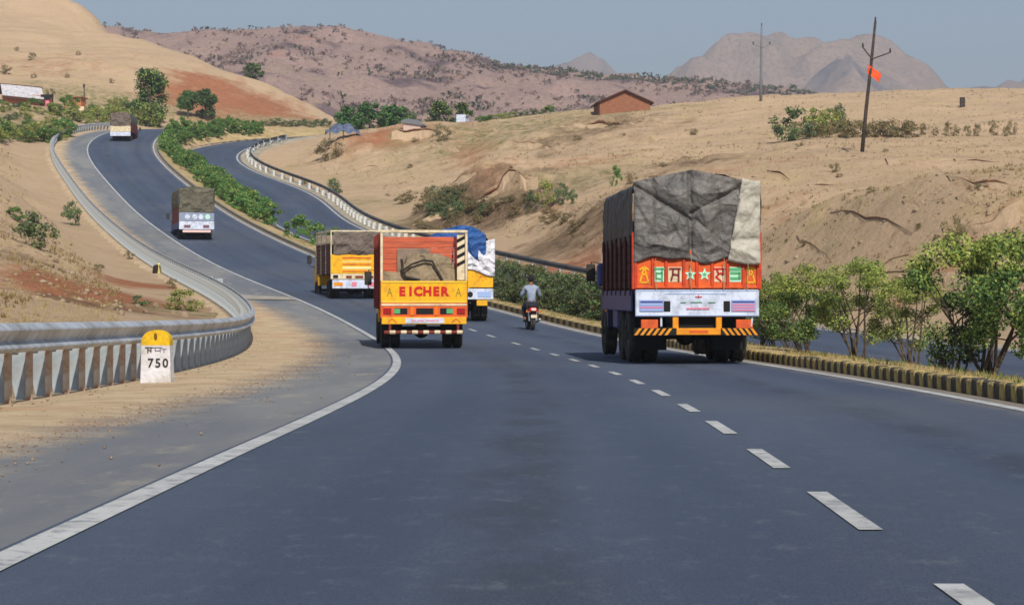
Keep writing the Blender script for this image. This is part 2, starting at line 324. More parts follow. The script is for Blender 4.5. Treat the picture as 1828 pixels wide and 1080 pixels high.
for b in [(0,170,508,86,4.5,7,1),(0,245,490,90,2.5,4,.9),(0,440,200,334,9,14,1),(0,520,218,334,7,10,1),(0,330,190,332,7,16,1),(0,380,160,350,9,9,.9),(0,300,175,330,5,14,.7),(0,470,190,350,10,12,.8),(0,350,215,320,9,8,.7),(0,420,215,322,9,8,.7),(0,550,222,330,5,6,.8),
  (0,920,455,132,7,6,.8),(0,960,470,128,6,5,.7),(0,1650,452,96,6,3,.4),(0,840,262,245,3,12,.8),(0,700,248,256,6,5,.9),(0,850,320,195,4,8,.6),(0,1290,310,170,6,6,.3),(0,1030,300,185,6,7,.4),(0,1400,380,122,3,6,.3),
  (0,130,180,305,4,6,.8),(0,90,120,380,14,20,.3),
  (1,60,225,240,12,14,1),(1,180,195,300,16,14,1),(1,20,200,262,10,16,.9),(1,700,380,180,7,8,.8),(1,590,335,215,7,8,.6),(1,330,535,76,3,3,.8),(1,940,235,262,20,12,.7),(1,740,300,205,14,12,.35),(1,640,300,215,12,12,.35),(1,990,345,178,8,7,.7),(1,1430,400,118,6,9,.3),
  (1,450,140,405,12,18,.6),(1,560,225,330,16,8,.7),(1,480,120,430,14,14,.5),
  (2,800,365,178,4.6,9,1),(2,900,380,162,6,8,.8),(2,1000,400,150,6,8,.75),(2,1240,300,185,5,8,.5),(2,1080,235,248,9,9,.55),(2,60,475,98,4,4,.5),(2,230,540,76,5,3,.5)]: add_blob(*b)
rk=soil[...,2]; TS0=TZ+rk*(np.abs(fbm(GX/1.7,GY/1.7,4,77))*-1.1+.4)
TS=TS0.copy()
for pts,h in scarps:
    q=seg_polys(pts); c=np.c_[q,np.zeros(len(q))]
    x0,x1,y0,y1=q[:,0].min()-14,q[:,0].max()+14,q[:,1].min()-16,q[:,1].max()+16
    jx=np.where((gx>x0)&(gx<x1))[0]; jy=np.where((gy>y0)&(gy<y1))[0]
    if len(jx)<2 or len(jy)<2: continue
    sl_=np.ix_(jy,jx); X=GX[sl_];Y=GY[sl_]+fbm(GX[sl_]/3.,GY[sl_]/3.,3,5)*1.1
    yl=np.interp(X,q[:,0],q[:,1]); e=np.minimum(X-q[:,0].min(),q[:,0].max()-X)
    win=sstep(-2.5,2.5,e); dd=Y-yl
    prof=np.where(dd<0,-np.exp(-np.abs(dd)/ (2.2+h))*sstep(-9-2*h,0,dd),np.exp(-dd/4.5))*.5
    prof=prof*sstep(0,.5,np.abs(dd))
    TS[sl_]+=h*win*prof*.7
    soil[sl_][...,0]
    m=win*np.exp(-((dd+.2)/(.8+h*.4))**2)*(.25+1.2*np.clip(fbm(X/2.2,Y/2.2,3,6)+.35,0,1)); s_=soil[sl_]; s_[...,2]=np.maximum(s_[...,2],m*.5); s_[...,0]=np.maximum(s_[...,0],win*np.exp(-((dd+1.2)/(1.8+h))**2)*.3); soil[sl_]=s_
TZ2=TS+(1-np.abs(fbm(GX/15,GY/3.2,4,91)))**3*.38*sstep(50,110,GY)+rough*(.4+.6*far)+(-.9*soil[...,0]*np.abs(fbm(GX/3.5,GY/3.5,3,41)))
TZ2+=sstep(300,360,GY)*fbm(GX/30,GY/30,4,55)*1.5
GZ=zr*(1-wgt)+TZ2*wgt
low=np.where(ed<4.4,-.13,0)+np.where((ed>=4.4)&(ed<6),-.03,0); GZ=GZ+low+np.where(wgt<1,rough*.12*sstep(3.6,6,ed),0)
def hz(x,y): return float(bil(GZ,gx,gy,np.array([float(x)]),np.array([float(y)]))[0])
def hza(X,Y): return bil(GZ,gx,gy,X,Y)
def road_z(x,y): return hz(x,y)+.13
def site(px,py,d0=15,d1=500):
    """point of the ground where the photograph shows something standing"""
    d=np.arange(d0,d1,.5); X=(px-CX)/F*d; z=H-(py-YH)/F*d; g=hza(X,d); k=np.where(g>=z)[0]
    i=k[0] if len(k) else int(np.argmin(z-g)); return Vector((X[i],d[i],g[i]))
# terrain material
def terrain_mat(name,base,dark,red,grassc,rock,sc=1.):
    m=bpy.data.materials.new(name); m.use_nodes=True; t=m.node_tree; p=t.nodes['Principled BSDF']; p.inputs['Roughness'].default_value=.95; p.inputs['Specular IOR Level'].default_value=.1
    tc=N(t,'ShaderNodeTexCoord')
    def noise(s,det=6,ro=.6,st=None):
        n=N(t,'ShaderNodeTexNoise'); n.inputs['Scale'].default_value=s; n.inputs['Detail'].default_value=det; n.inputs['Roughness'].default_value=ro
        if st:
            mp=N(t,'ShaderNodeMapping'); mp.inputs['Scale'].default_value=st; t.links.new(tc.outputs['Object'],mp.inputs[0]); t.links.new(mp.outputs[0],n.inputs['Vector'])
        else: t.links.new(tc.outputs['Object'],n.inputs['Vector'])
        return n.outputs[0]
    def rng_(v,a,b,c=0,d=1):
        r=N(t,'ShaderNodeMapRange'); r.inputs['From Min'].default_value=a; r.inputs['From Max'].default_value=b; r.inputs['To Min'].default_value=c; r.inputs['To Max'].default_value=d; t.links.new(v,r.inputs[0]); return r.outputs[0]
    def mix(f,a,b):
        x=N(t,'ShaderNodeMix',data_type='RGBA')
        t.links.new(f,x.inputs['Factor'])
        for v,k in((a,'A'),(b,'B')):
            if isinstance(v,tuple): x.inputs[k].default_value=v
            else: t.links.new(v,x.inputs[k])
        return x.outputs['Result']
    def math_(op,a,b):
        x=N(t,'ShaderNodeMath',operation=op)
        for i,v in enumerate((a,b)):
            if isinstance(v,(int,float)): x.inputs[i].default_value=v
            else: t.links.new(v,x.inputs[i])
        x.use_clamp=True; return x.outputs[0]
    at_=N(t,'ShaderNodeAttribute'); at_.attribute_name='soil'; se=N(t,'ShaderNodeSeparateColor'); t.links.new(at_.outputs['Color'],se.inputs[0])
    n1=noise(.12*sc); n2=noise(1.1*sc,8,.7); n3=noise(.35*sc,6,.65,(1,.45,1))
    c=mix(rng_(n1,.4,.62),base,tuple(x*.9 for x in base[:3])+(1,))
    c=mix(rng_(n3,.52,.68,0,.6),c,(base[0]*.93,base[1]*.98,base[2]*.78,1))
    c=mix(rng_(n2,.55,.75,0,.6),c,dark)
    if sc<1: c=mix(rng_(noise(1.1*sc*3.2,8,.8,(1,1,.5)),.46,.62,0,.7),c,dark)
    edge=rng_(noise(.5*sc,8,.7),.3,.7,-.3,.3)
    def ch(i): 
        a=N(t,'ShaderNodeMath',operation='ADD'); t.links.new(se.outputs[i],a.inputs[0]); t.links.new(edge,a.inputs[1]); return rng_(a.outputs[0],.2,.7)
    c=mix(ch(0),c,mix(rng_(n2,.4,.7),red,tuple(x*.72 for x in red[:3])+(1,)))
    c=mix(ch(1),c,mix(rng_(n2,.35,.65),grassc,base))
    c=mix(ch(2),c,mix(rng_(n2,.4,.66),rock,tuple(x*.5 for x in rock[:3])+(1,)))
    t.links.new(c,p.inputs['Base Color'])
    b=N(t,'ShaderNodeBump'); b.inputs['Strength'].default_value=.9; b.inputs['Distance'].default_value=.35; t.links.new(noise(1.6*sc,10,.75),b.inputs['Height']); t.links.new(b.outputs[0],p.inputs['Normal'])
    return m
M_TERR=terrain_mat('dry_earth',srgb(194,166,134),srgb(130,104,80),srgb(168,112,80),srgb(104,106,60),srgb(136,112,86))
me=nparr_mesh('terrain',np.stack([GX,GY,GZ],-1).reshape(-1,3),grid_faces(len(gy),len(gx)),M_TERR,True,attr=soil.reshape(-1,4))
inst('hillside_terrain',me,kind='structure')
# ------------------------------------------------------------ far hills, mountains, ground sheet
def hill(name,crest,d0,dc,d1,z0,z1,xr,mat_,step,amp,nsc,seed,py0=0):
    xs=np.arange(xr[0],xr[1],step); ys=np.concatenate([np.arange(d0,dc,step),np.arange(dc,d1,step*2)])
    X,Y=np.meshgrid(xs,ys); cr=np.array(crest,float)
    px=CX+X/Y*F; pxc=CX+X/dc*F
    py=np.interp(pxc,cr[:,0],cr[:,1]); zc=H-(py-YH)/F*dc
    t=np.where(Y<dc,(Y-d0)/(dc-d0),1-(Y-dc)/(d1-dc)*.8); pr=np.clip(t,0,1)**1.15
    rid=1-np.abs(fbm(X/nsc,Y/nsc*.7,6,seed)); rid2=fbm(X/(nsc*.3),Y/(nsc*.3),4,seed+9)
    Z=z0+(zc-z0)*pr+(0 if name!='mountain' else amp*.34*(np.abs(fbm(X/110,Y/110,6,seed+17))-.15)*np.clip(t*2,0,1))+amp*(rid-1)*np.sin(np.clip(t,0,1)*math.pi*.86+.14)+amp*.18*rid2
    Z+= (np.where(Y<dc,0,0))
    so_=np.zeros(X.shape+(4,)); so_[...,0]=np.clip(fbm(X/(nsc*.5),Y/(nsc*.5),4,seed+3)*1.2-.2,0,1)*.6; so_[...,1]=np.clip(fbm(X/(nsc*.6),Y/(nsc*.6),4,seed+4)*1.3-.3,0,1)*.5; so_[...,2]=np.clip(fbm(X/(nsc*.25),Y/(nsc*.25),4,seed+5)*1.6-.1,0,1)
    me=nparr_mesh(name,np.stack([X,Y,Z],-1).reshape(-1,3),grid_faces(len(ys),len(xs)),mat_,True,attr=so_.reshape(-1,4))
    inst(name,me,kind='structure'); return xs,ys,Z
M_HILL=terrain_mat('scrub_hill',srgb(158,132,120),srgb(98,76,76),srgb(166,116,98),srgb(124,118,88),srgb(108,88,88),.22)
M_MTN=terrain_mat('bare_mountain',srgb(164,138,116),srgb(88,74,66),srgb(150,116,100),srgb(112,110,84),srgb(118,104,98),.06)
hxs,hys,HZ=hill('scrub_hill',[(-600,60),(200,46),(300,50),(420,42),(560,46),(680,58),(740,70),(790,82),(850,95),(900,103),(980,119),(1060,131),(1130,135),(1230,141),(1350,150),(1450,162),(1510,178),(1560,200),(1700,260),(2600,330)],470,980,1500,12,0,(-420,520),M_HILL,4.5,20,60,101)
hill('mountain',[(600,300),(1000,190),(1100,150),(1170,132),(1230,112),(1290,96),(1340,84),(1400,66),(1450,56),(1500,60),(1560,68),(1600,84),(1640,112),(1670,146),(1695,168),(1740,190),(1900,260),(2600,330)],1900,3300,4300,15,0,(-500,1500),M_MTN,12,150,300,201)
hill('mountain',[(1400,300),(1600,240),(1680,190),(1730,174),(1780,160),(1840,140),(1950,110),(2100,90),(2600,160)],2000,3700,4400,15,0,(300,1700),M_MTN,24,170,380,301)
hill('mountain',[(600,300),(900,170),(985,132),(1030,118),(1060,116),(1085,124),(1130,150),(1300,260),(2000,330)],2600,4200,4500,15,0,(-400,600),M_MTN,26,120,350,401)
mb=MB(); mb.raw([(-5200,-5200,-3.4),(5200,-5200,-3.4),(5200,5200,-3.4),(-5200,5200,-3.4)],[(0,1,2,3)]); mb.build('ground',M_TERR,kind='structure')
mb=MB(); mb.box(-5400,5400,-5400,5400,-6,560)
hm=bpy.data.materials.new('haze'); hm.use_nodes=True; t=hm.node_tree; t.nodes.clear(); o_=N(t,'ShaderNodeOutputMaterial'); v_=N(t,'ShaderNodeVolumePrincipled'); v_.inputs['Density'].default_value=.0003; v_.inputs['Color'].default_value=(.82,.88,1,1); v_.inputs['Anisotropy'].default_value=.2
t.links.new(v_.outputs[0],o_.inputs['Volume']); mb.build('haze',hm,kind='stuff')
# ------------------------------------------------------------ roads
def ribbon(name,C,Nn,S,offs,s0,s1,mat_,dz=0.,step=1.,zoff=None,jit=None,parent=None,**k):
    n=max(2,int((s1-s0)/step)+1); ss=np.linspace(s0,s1,n); rows=[];uv=[]
    for s in ss:
        r=[]
        for j,o in enumerate(offs):
            p=at(C,Nn,S,s,o); p[2]+=dz+(zoff[j] if zoff else 0); r.append(p); uv.append((o,s))
        rows.append(r)
    V=np.array(rows).reshape(-1,3); Fq=grid_faces(n,len(offs))[:,::-1]
    me=nparr_mesh(name,V,Fq,mat_,True,uv=uv); return inst(name,me,parent,**k)
def uvmat(name,fn,rough=.9,bumps=None,spec=.3):
    m=bpy.data.materials.new(name); m.use_nodes=True; t=m.node_tree; p=t.nodes['Principled BSDF']; p.inputs['Roughness'].default_value=rough; p.inputs['Specular IOR Level'].default_value=spec
    tc=N(t,'ShaderNodeTexCoord'); sx_=N(t,'ShaderNodeSeparateXYZ'); t.links.new(tc.outputs['UV'],sx_.inputs[0])
    class X: pass
    x=X(); x.t=t; x.u=sx_.outputs[0]; x.v=sx_.outputs[1]
    def noise(s,det=6,ro=.6,st=None,uv=False):
        n=N(t,'ShaderNodeTexNoise'); n.inputs['Scale'].default_value=s; n.inputs['Detail'].default_value=det; n.inputs['Roughness'].default_value=ro; src=tc.outputs['UV' if uv else 'Object']
        if st: mp=N(t,'ShaderNodeMapping'); mp.inputs['Scale'].default_value=st; t.links.new(src,mp.inputs[0]); src=mp.outputs[0]
        t.links.new(src,n.inputs['Vector']); return n.outputs[0]
    def rg(v,a,b,c=0,d=1):
        r=N(t,'ShaderNodeMapRange'); r.interpolation_type='SMOOTHSTEP'; r.inputs['From Min'].default_value=a; r.inputs['From Max'].default_value=b; r.inputs['To Min'].default_value=c; r.inputs['To Max'].default_value=d; t.links.new(v,r.inputs[0]); return r.outputs[0]
    def mix(f,a,b):
        q=N(t,'ShaderNodeMix',data_type='RGBA')
        for v,kk in((f,'Factor'),(a,'A'),(b,'B')):
            if isinstance(v,(tuple,int,float)): q.inputs[kk].default_value=v
            else: t.links.new(v,q.inputs[kk])
        return q.outputs['Result']
    def mt(op,a,b=0.):
        q=N(t,'ShaderNodeMath',operation=op)
        for i,v in enumerate((a,b)):
            if isinstance(v,(int,float)): q.inputs[i].default_value=v
            else: t.links.new(v,q.inputs[i])
        return q.outputs[0]
    x.noise=noise;x.rg=rg;x.mix=mix;x.mt=mt
    t.links.new(fn(x),p.inputs['Base Color'])
    if bumps:
        b=N(t,'ShaderNodeBump'); b.inputs['Strength'].default_value=bumps[1]; b.inputs['Distance'].default_value=.02; t.links.new(noise(bumps[0],6,.7),b.inputs['Height']); t.links.new(b.outputs[0],p.inputs['Normal'])
    return m
ASPH=srgb(46,59,81); ASPL=srgb(84,92,102)
def asphalt(x,tracks=(1.2,2.9,4.9,6.3)):
    c=x.mix(x.rg(x.noise(.35,6,.6,(1,.12,1),True),.35,.65),ASPH,srgb(60,74,95))
    c=x.mix(x.rg(x.noise(60,4,.8),.4,.75,0,.4),c,srgb(100,104,108))
    for tr in tracks:   # smooth worn wheel tracks
        d=x.mt('ABSOLUTE',x.mt('SUBTRACT',x.u,tr)); c=x.mix(x.mt('MULTIPLY',x.rg(d,.1,.55,1,0),.38),c,srgb(42,56,84))
    c=x.mix(x.rg(x.noise(.8,8,.7,(1,.3,1),True),.58,.75,0,.6),c,ASPL)
    c=x.mix(x.rg(x.noise(.05,3,.5,(1,1,1),True),.5,.62,0,.35),c,srgb(86,90,98))
    v=N(x.t,'ShaderNodeTexVoronoi'); v.feature='DISTANCE_TO_EDGE'; v.inputs['Scale'].default_value=.3; v.inputs['Randomness'].default_value=1
    tcq=x.t.nodes.new('ShaderNodeTexCoord'); nz=N(x.t,'ShaderNodeTexNoise'); nz.inputs['Scale'].default_value=1.2; nz.inputs['Detail'].default_value=5; x.t.links.new(tcq.outputs['UV'],nz.inputs['Vector'])
    vm=N(x.t,'ShaderNodeVectorMath',operation='ADD'); x.t.links.new(tcq.outputs['UV'],vm.inputs[0]); x.t.links.new(nz.outputs['Color'],vm.inputs[1]); x.t.links.new(vm.outputs[0],v.inputs['Vector'])
    crk=x.rg(v.outputs[0],.002,.010,1,0); crk=x.mt('MULTIPLY',crk,x.rg(x.noise(.09,3,.5,None,True),.52,.62,0,.7)); 
    # tar-filled seams, drips along the lane centres, scuffs and aggregate
    for tr in(2.0,5.2): dd_=x.mt('ABSOLUTE',x.mt('SUBTRACT',x.u,x.mt('ADD',x.mt('MULTIPLY',x.noise(.5,3,.5,(0,1,0),True),.5),tr-.25))); c=x.mix(x.mt('MULTIPLY',x.rg(dd_,.05,.5,1,0),x.rg(x.noise(1.1,6,.7,(1,.35,1),True),.42,.62,.1,.6)),c,srgb(34,42,56))
    c=x.mix(x.rg(x.noise(5,7,.8,(1,.5,1),True),.52,.75,0,.8),c,srgb(96,104,112)); c=x.mix(x.rg(x.noise(3.1,7,.8,(1,.25,1),True),.56,.78,0,.7),c,srgb(36,46,62))
    c=x.mix(x.rg(x.noise(160,3,.9),.5,.68,0,.55),c,srgb(128,130,132)); c=x.mix(x.mt('MULTIPLY',crk,.0),c,srgb(38,42,50))
    # sandy dust along the edges
    e=x.rg(x.mt('ADD',x.u,x.mt('MULTIPLY',x.noise(1.2,6,.7),.9)),6.9,7.9,0,.85); return x.mix(e,c,srgb(150,135,112))
M_ASPH=uvmat('asphalt',asphalt,.82,(90,.5),.35)
def verge(x):
    # u from -5 (outside) to -0.15 (at the line): gravelled shoulder, then sand
    nn=x.mt('ADD',x.u,x.mt('MULTIPLY',x.mt('SUBTRACT',x.noise(.6,8,.65),.5),1.5)); nn=x.mt('ADD',nn,x.mt('MULTIPLY',x.mt('SUBTRACT',x.noise(5,8,.8),.5),1.1)); nn=x.mt('ADD',nn,x.mt('MULTIPLY',x.rg(x.v,98,140,0,1),.6))
    g=x.mix(x.rg(x.noise(.4,6,.6,(1,.15,1),True),.35,.65),srgb(106,110,116),srgb(130,130,128)); g=x.mix(x.rg(x.noise(1.5,8,.7,(1,.3,1),True),.52,.72,0,.7),g,srgb(162,154,140))
    g=x.mix(x.rg(x.noise(70,3,.7),.45,.75,0,.4),g,srgb(140,138,134))
    s=x.mix(x.rg(x.noise(1.2,8,.7),.35,.65),srgb(196,174,142),srgb(172,148,116)); s=x.mix(x.rg(x.noise(8,8,.8),.56,.72,0,.8),s,srgb(120,104,84)); s=x.mix(x.rg(x.noise(.5,3,.6),.55,.7,0,.5),s,srgb(188,138,104))
    return x.mix(x.rg(nn,-2.35,-1.1,1,0),g,s)
M_VERGE=uvmat('gravel_verge',verge,.95,(25,1.),.15)
def median(x):
    s=x.mix(x.rg(x.noise(1.,8,.7),.35,.65),srgb(192,168,126),srgb(158,134,94)); s=x.mix(x.rg(x.noise(6,8,.8),.5,.7,0,.8),s,srgb(112,96,64)); return x.mix(x.rg(x.noise(.7,5,.6),.5,.65,0,.6),s,srgb(150,142,92))
M_MED=uvmat('median_soil',median,.95,(12,1.),.1)
def worn(c,under):
    def f(x):
        e=x.mt('MAXIMUM',x.rg(x.noise(7,8,.8),.48,.66,0,.85),x.rg(x.noise(1.1,6,.7,(1,1,1)),.52,.68,0,.6)); return x.mix(e,x.mix(x.rg(x.noise(1.3,5,.6),.35,.65),c,tuple(q*.8 for q in c[:3])+(1,)),under)
    return f
M_LINE=uvmat('road_paint',worn(srgb(186,186,183),srgb(104,108,112)),.8,(60,.4))
M_DUSTY=uvmat('dusty_band',worn(srgb(168,160,146),srgb(116,114,112)),.9,(60,.4))
sEnd=MS[-1]-2
road=ribbon('road',ML,MN,MS,[-.14,0,1.7,3.4,5.2,6.9,7.25],0,sEnd,M_ASPH,kind='structure')
ribbon('road_shoulder',ML,MN,MS,[-5.0,-4.4,-3.6,-2.6,-1.8,-1,-.12],0,sEnd,M_VERGE,dz=-.004,zoff=[-.4,-.09,.0,.02,.005,0,0],kind='structure')
def opp_asphalt(x): return asphalt(x,(1.0,2.6,4.4,5.8))
M_ASPH2=uvmat('asphalt_far',opp_asphalt,.85,(90,.5),.3)
oEnd=OS[-1]-1
ribbon('road',OL,ON,OS,[-.5,0,1.6,3.2,4.8,6.5,6.9],0,oEnd,M_ASPH2,kind='structure')
ribbon('road_shoulder',OL,ON,OS,[9.6,8.9,8.2,7.6,6.88],0,oEnd,uvmat('far_verge',lambda x:x.mix(x.rg(x.noise(1.,8,.7),.35,.65),srgb(172,160,140),srgb(140,130,112)),.95,(25,1)),dz=-.004,zoff=[-.5,-.1,0,0,0],kind='structure').data.flip_normals()
# median: lofted between the two carriageways, soil crowned above the kerb
def median_rows(s0,s1,step=1.):
    rows=[];uv=[]
    for s in np.arange(s0,s1,step):
        a=at(ML,MN,MS,s,W1+.53); 
        dd=np.hypot(OL[:,0]-a[0],OL[:,1]-a[1]); i=int(dd.argmin()); b=OL[i]-ON[i]*.5
        r=[]
        for j,t in enumerate(np.linspace(0,1,9)):
            p=a*(1-t)+b*t; z=a[2]*(1-t)+b[2]*t
            bumpy=.16*(1-t)+ .10*math.sin(math.pi*t)+ (0.02 if t<1 else -.02)
            n_=float(fbm(np.array([p[0]/1.3]),np.array([p[1]/1.3]),3,5)[0])*.07*math.sin(math.pi*t)
            r.append((p[0],p[1],z+bumpy+n_)); uv.append((t*4,s))
        rows.append(r)
    return rows,uv
sM0=s_at(ML,MS,3); rows,uv=median_rows(0,MS[-1]-14)
V=np.array(rows).reshape(-1,3); me=nparr_mesh('median',V,grid_faces(len(rows),9)[:,::-1],M_MED,True,uv=uv)
MEDIAN=inst('median',me,kind='structure')
# kerb stones painted in turn black and yellow
M_KY=mat('kerb_yellow',srgb(190,164,92),.85,c2=srgb(146,128,84),scale=9,dirt=srgb(112,98,76),dscale=6,bump=.6,bscale=30)
M_KB=mat('kerb_black',srgb(52,50,46),.85,c2=srgb(88,80,68),scale=9,dirt=srgb(104,92,74),dscale=6,bump=.6,bscale=30)
M_KG=mat('kerb_concrete',srgb(150,142,124),.9,c2=srgb(110,102,88),scale=4,bump=.5)
kb=MB(); kb.box(-.08,.08,-.142,.142,-.12,.19,.022); kmY=kb.mesh('kerb_stone',M_KY); kmB=kb.mesh('kerb_stone',M_KB)
s=s_at(ML,MS,15); i=0
while i<150:
    p=at(ML,MN,MS,s,W1+.45); p[2]+=rnd.uniform(-.012,.012)
    inst('kerb_stone',(kmY,kmB)[i%2],MEDIAN,p,(rnd.uniform(-.02,.02),rnd.uniform(-.03,.03),head(ML,MS,s)+rnd.uniform(-.02,.02)),(1,rnd.uniform(.98,1.03),1)); s+=.297; i+=1
kb=MB(); s1=s
while s<MS[-1]-16:
    p0=at(ML,MN,MS,s,W1+.37);p1=at(ML,MN,MS,s,W1+.53);q0=at(ML,MN,MS,s+.6,W1+.37);q1=at(ML,MN,MS,s+.6,W1+.53); kb.cur=i%2 if s<s1+60 else 2
    up=lambda p,h:(p[0],p[1],p[2]+h); 
    kb.hull([up(p0,-.1),up(p1,-.1),up(q1,-.1),up(q0,-.1),up(p0,.18),up(p1,.18),up(q1,.18),up(q0,.18)],[(0,1,2,3),(4,5,6,7),(0,1,5,4),(1,2,6,5),(2,3,7,6),(3,0,4,7)]); s+=.6; i+=1
kb.build('far_kerb',[M_KY,M_KB,M_KG],MEDIAN,kind='stuff')
kb=MB(); s=0; i=0
while s<OS[-1]-8:
    p0=at(OL,ON,OS,s,-.5);p1=at(OL,ON,OS,s,-.36);q0=at(OL,ON,OS,s+.8,-.5);q1=at(OL,ON,OS,s+.8,-.36); kb.cur=i%2
    kb.hull([up(p0,-.1),up(p1,-.1),up(q1,-.1),up(q0,-.1),up(p0,.14),up(p1,.14),up(q1,.14),up(q0,.14)],[(0,1,2,3),(4,5,6,7),(0,1,5,4),(1,2,6,5),(2,3,7,6),(3,0,4,7)]); s+=.8; i+=1
kb.build('inner_kerb',[M_KG,M_KB],MEDIAN,kind='stuff')
# painted lines
ribbon('edge_line',ML,MN,MS,[-.10,.06],0,sEnd-10,M_LINE,dz=.006,kind='structure')
ribbon('edge_line',ML,MN,MS,[W1-.08,W1+.08],0,sEnd-14,M_LINE,dz=.006,kind='structure')
ribbon('edge_line',OL,ON,OS,[W2-.09,W2+.09],0,oEnd-2,M_LINE,dz=.006,kind='structure')
ribbon('edge_line',OL,ON,OS,[.02,.17],0,oEnd-2,M_LINE,dz=.006,kind='structure')
ds=[(-2.2,-.3),(2.4,4.3),(6.3,8.2),(10.15,12.2),(14.0,15.9),(17.9,20.0),(21.9,23.8),(26.2,28.2),(30.6,32.6),(35.2,37.1),(40,41.8),(44.6,46.6),(49.6,51.5),(54.5,56.5),(59.4,61.4)]
k=66.
while k<84: ds.append((k,k+2)); k+=4.9
for a,b in ds:
    ribbon('lane_dash',ML,MN,MS,[3.545,3.655],s_at(ML,MS,a),s_at(ML,MS,b),M_LINE,dz=.006,step=.5,parent=road)
# dusty band across the shoulder where a track joins
mb=MB(); pa=at(ML,MN,MS,s_at(ML,MS,96),-.2); pb=at(ML,MN,MS,s_at(ML,MS,97),-3.6)
pa2=at(ML,MN,MS,s_at(ML,MS,98.5),-.2); pb2=at(ML,MN,MS,s_at(ML,MS,102),-3.6)
mb.raw([(pa[0],pa[1],pa[2]+.03),(pa2[0],pa2[1],pa2[2]+.03),(pb2[0],pb2[1],pb2[2]+.035),(pb[0],pb[1],pb[2]+.035)],[(0,1,2,3)]); mb.build('dusty_track',M_DUSTY,kind='structure')
# ------------------------------------------------------------ guardrails
M_GAL=mat('galvanised_steel',srgb(204,208,212),.5,c2=srgb(168,174,180),scale=3,metal=.4,dirt=srgb(132,118,98),dscale=2.,bump=.15)
M_GALP=mat('post_steel',srgb(165,172,175),.6,c2=srgb(138,146,150),scale=5,metal=.2,dirt=srgb(140,122,100),dscale=3)
M_RUST=mat('rusty_steel',srgb(196,184,166),.85,c2=srgb(176,140,110),scale=7,dirt=srgb(128,78,48),dscale=9)
M_BLK=mat('black_paint',srgb(30,30,32),.6,c2=srgb(52,50,48),scale=4)
M_WHT=mat('white_paint',srgb(215,215,210),.7,c2=srgb(180,178,170),scale=5,dirt=srgb(140,126,104),dscale=3)
wprof=[(.01,.0),(.03,.008),(.072,.03),(.085,.048),(.078,.062),(.02,.105),(.004,.118),(.012,.135),(.07,.215),(.086,.238),(.078,.255),(.02,.305),(-.01,.315),(-.02,.31)]
def beam_seg(C,Nn,S,s0,s1,off,side,zb,tilt=0):
    mb=MB(); rows=[]
    n=max(2,int((s1-s0)/1.05)+1)
    for s in np.linspace(s0-.04,s1+.04,n):
        r=[]
        for (x,z) in wprof:
            p=at(C,Nn,S,s,off+side*(x+.0)); r.append((p[0],p[1],p[2]+zb+z))
        rows.append(r)
    mb.grid(rows)
    rows2=[[ (p[0],p[1],p[2]) for p in r] for r in rows]
    return mb
def guardrail(name,C,Nn,S,s0,s1,off,side,pitch,zb,label,bm,slats,white=None,seglen=4.2):
    g=empty(name,tuple(at(C,Nn,S,s0,off)),0,label=label,cat='guardrail')
    inv=Vector(g.location)
    s=s0
    while s<s1-.5:
        e=min(s+seglen,s1); mb=beam_seg(C,Nn,S,s,e,off,side,zb)
        c=at(C,Nn,S,(s+e)/2,off); mb.v=[(v[0]-c[0],v[1]-c[1],v[2]-c[2]) for v in mb.v]
        o=mb.build('beam',bm,g,smooth=False,loc=Vector(c)-inv); sm=o.modifiers.new('thick','SOLIDIFY'); sm.thickness=.006; sm.offset=0; s=e
    if slats:
        mb=MB(); mb.hull([(-.02,-.004,.0),(-.13,-.004,.0),(-.28,-.004,.66),(-.02,-.004,.70),(-.02,.006,.0),(-.13,.006,.0),(-.28,.006,.66),(-.02,.006,.70)],[(0,1,2,3),(4,5,6,7),(0,1,5,4),(1,2,6,5),(2,3,7,6),(3,0,4,7)])
        mb.box(-.26,-.10,-.03,.03,.52,.76,.006)
        m1=mb.mesh('post_web',M_GALP)
        mb=MB(); mb.box(-.02,.055,-.035,.035,-.3,.80,.006); m2=mb.mesh('post',M_RUST)
        mb=MB(); mb.box(-.02,.055,-.035,.035,-.3,.80,.006); m3=mb.mesh('post',M_GALP)
    else:
        mb=MB(); mb.box(-.05,.05,-.07,.07,-.3,zb+.3,.008); m1=mb.mesh('post',M_GALP)
    s=s0+pitch*.5; i=0
    while s<s1 and i<298:
        p=at(C,Nn,S,s,off-side*.09); h=head(C,S,s)
        if slats:
            o=inst('post',m2 if p[1]<33 else m3,g,Vector(p)-inv,(0,0,h)); inst('web_plate',m1,o,(0,.0,0),(0,0,-h*.3+rnd.uniform(-.05,.05)))
        else: inst('post',m1,g,Vector(p)-inv,(0,0,h))
        s+=pitch; i+=1
    return g
gl=guardrail('guardrail',ML,MN,MS,s_at(ML,MS,12),MS[-1]-62,-3.55,1,1.05,.545,'long grey steel W-beam guardrail on close-set posts curving along the left roadside',M_GAL,True)
g2=guardrail('guardrail',OL,ON,OS,s_at(OL,OS,112),s_at(OL,OS,272),W2+1.5,-1,3.,.5,'dark steel guardrail with pale guard stones on the outer edge of the far carriageway',mat('dark_rail',srgb(62,62,64),.6,c2=srgb(88,88,88),scale=2,metal=.2),False)  # beam coloured dark grey along its whole length
gs=MB(); gs.box(-.16,.16,-.25,.25,-.2,.5,.08); gsm=gs.mesh('guard_stone',M_WHT); gsb=MB(); gsb.box(-.2,.2,-.32,.32,-.2,.52,.07); gsbm=gsb.mesh('guard_stone',M_BLK)
s=s_at(OL,OS,158); i=0
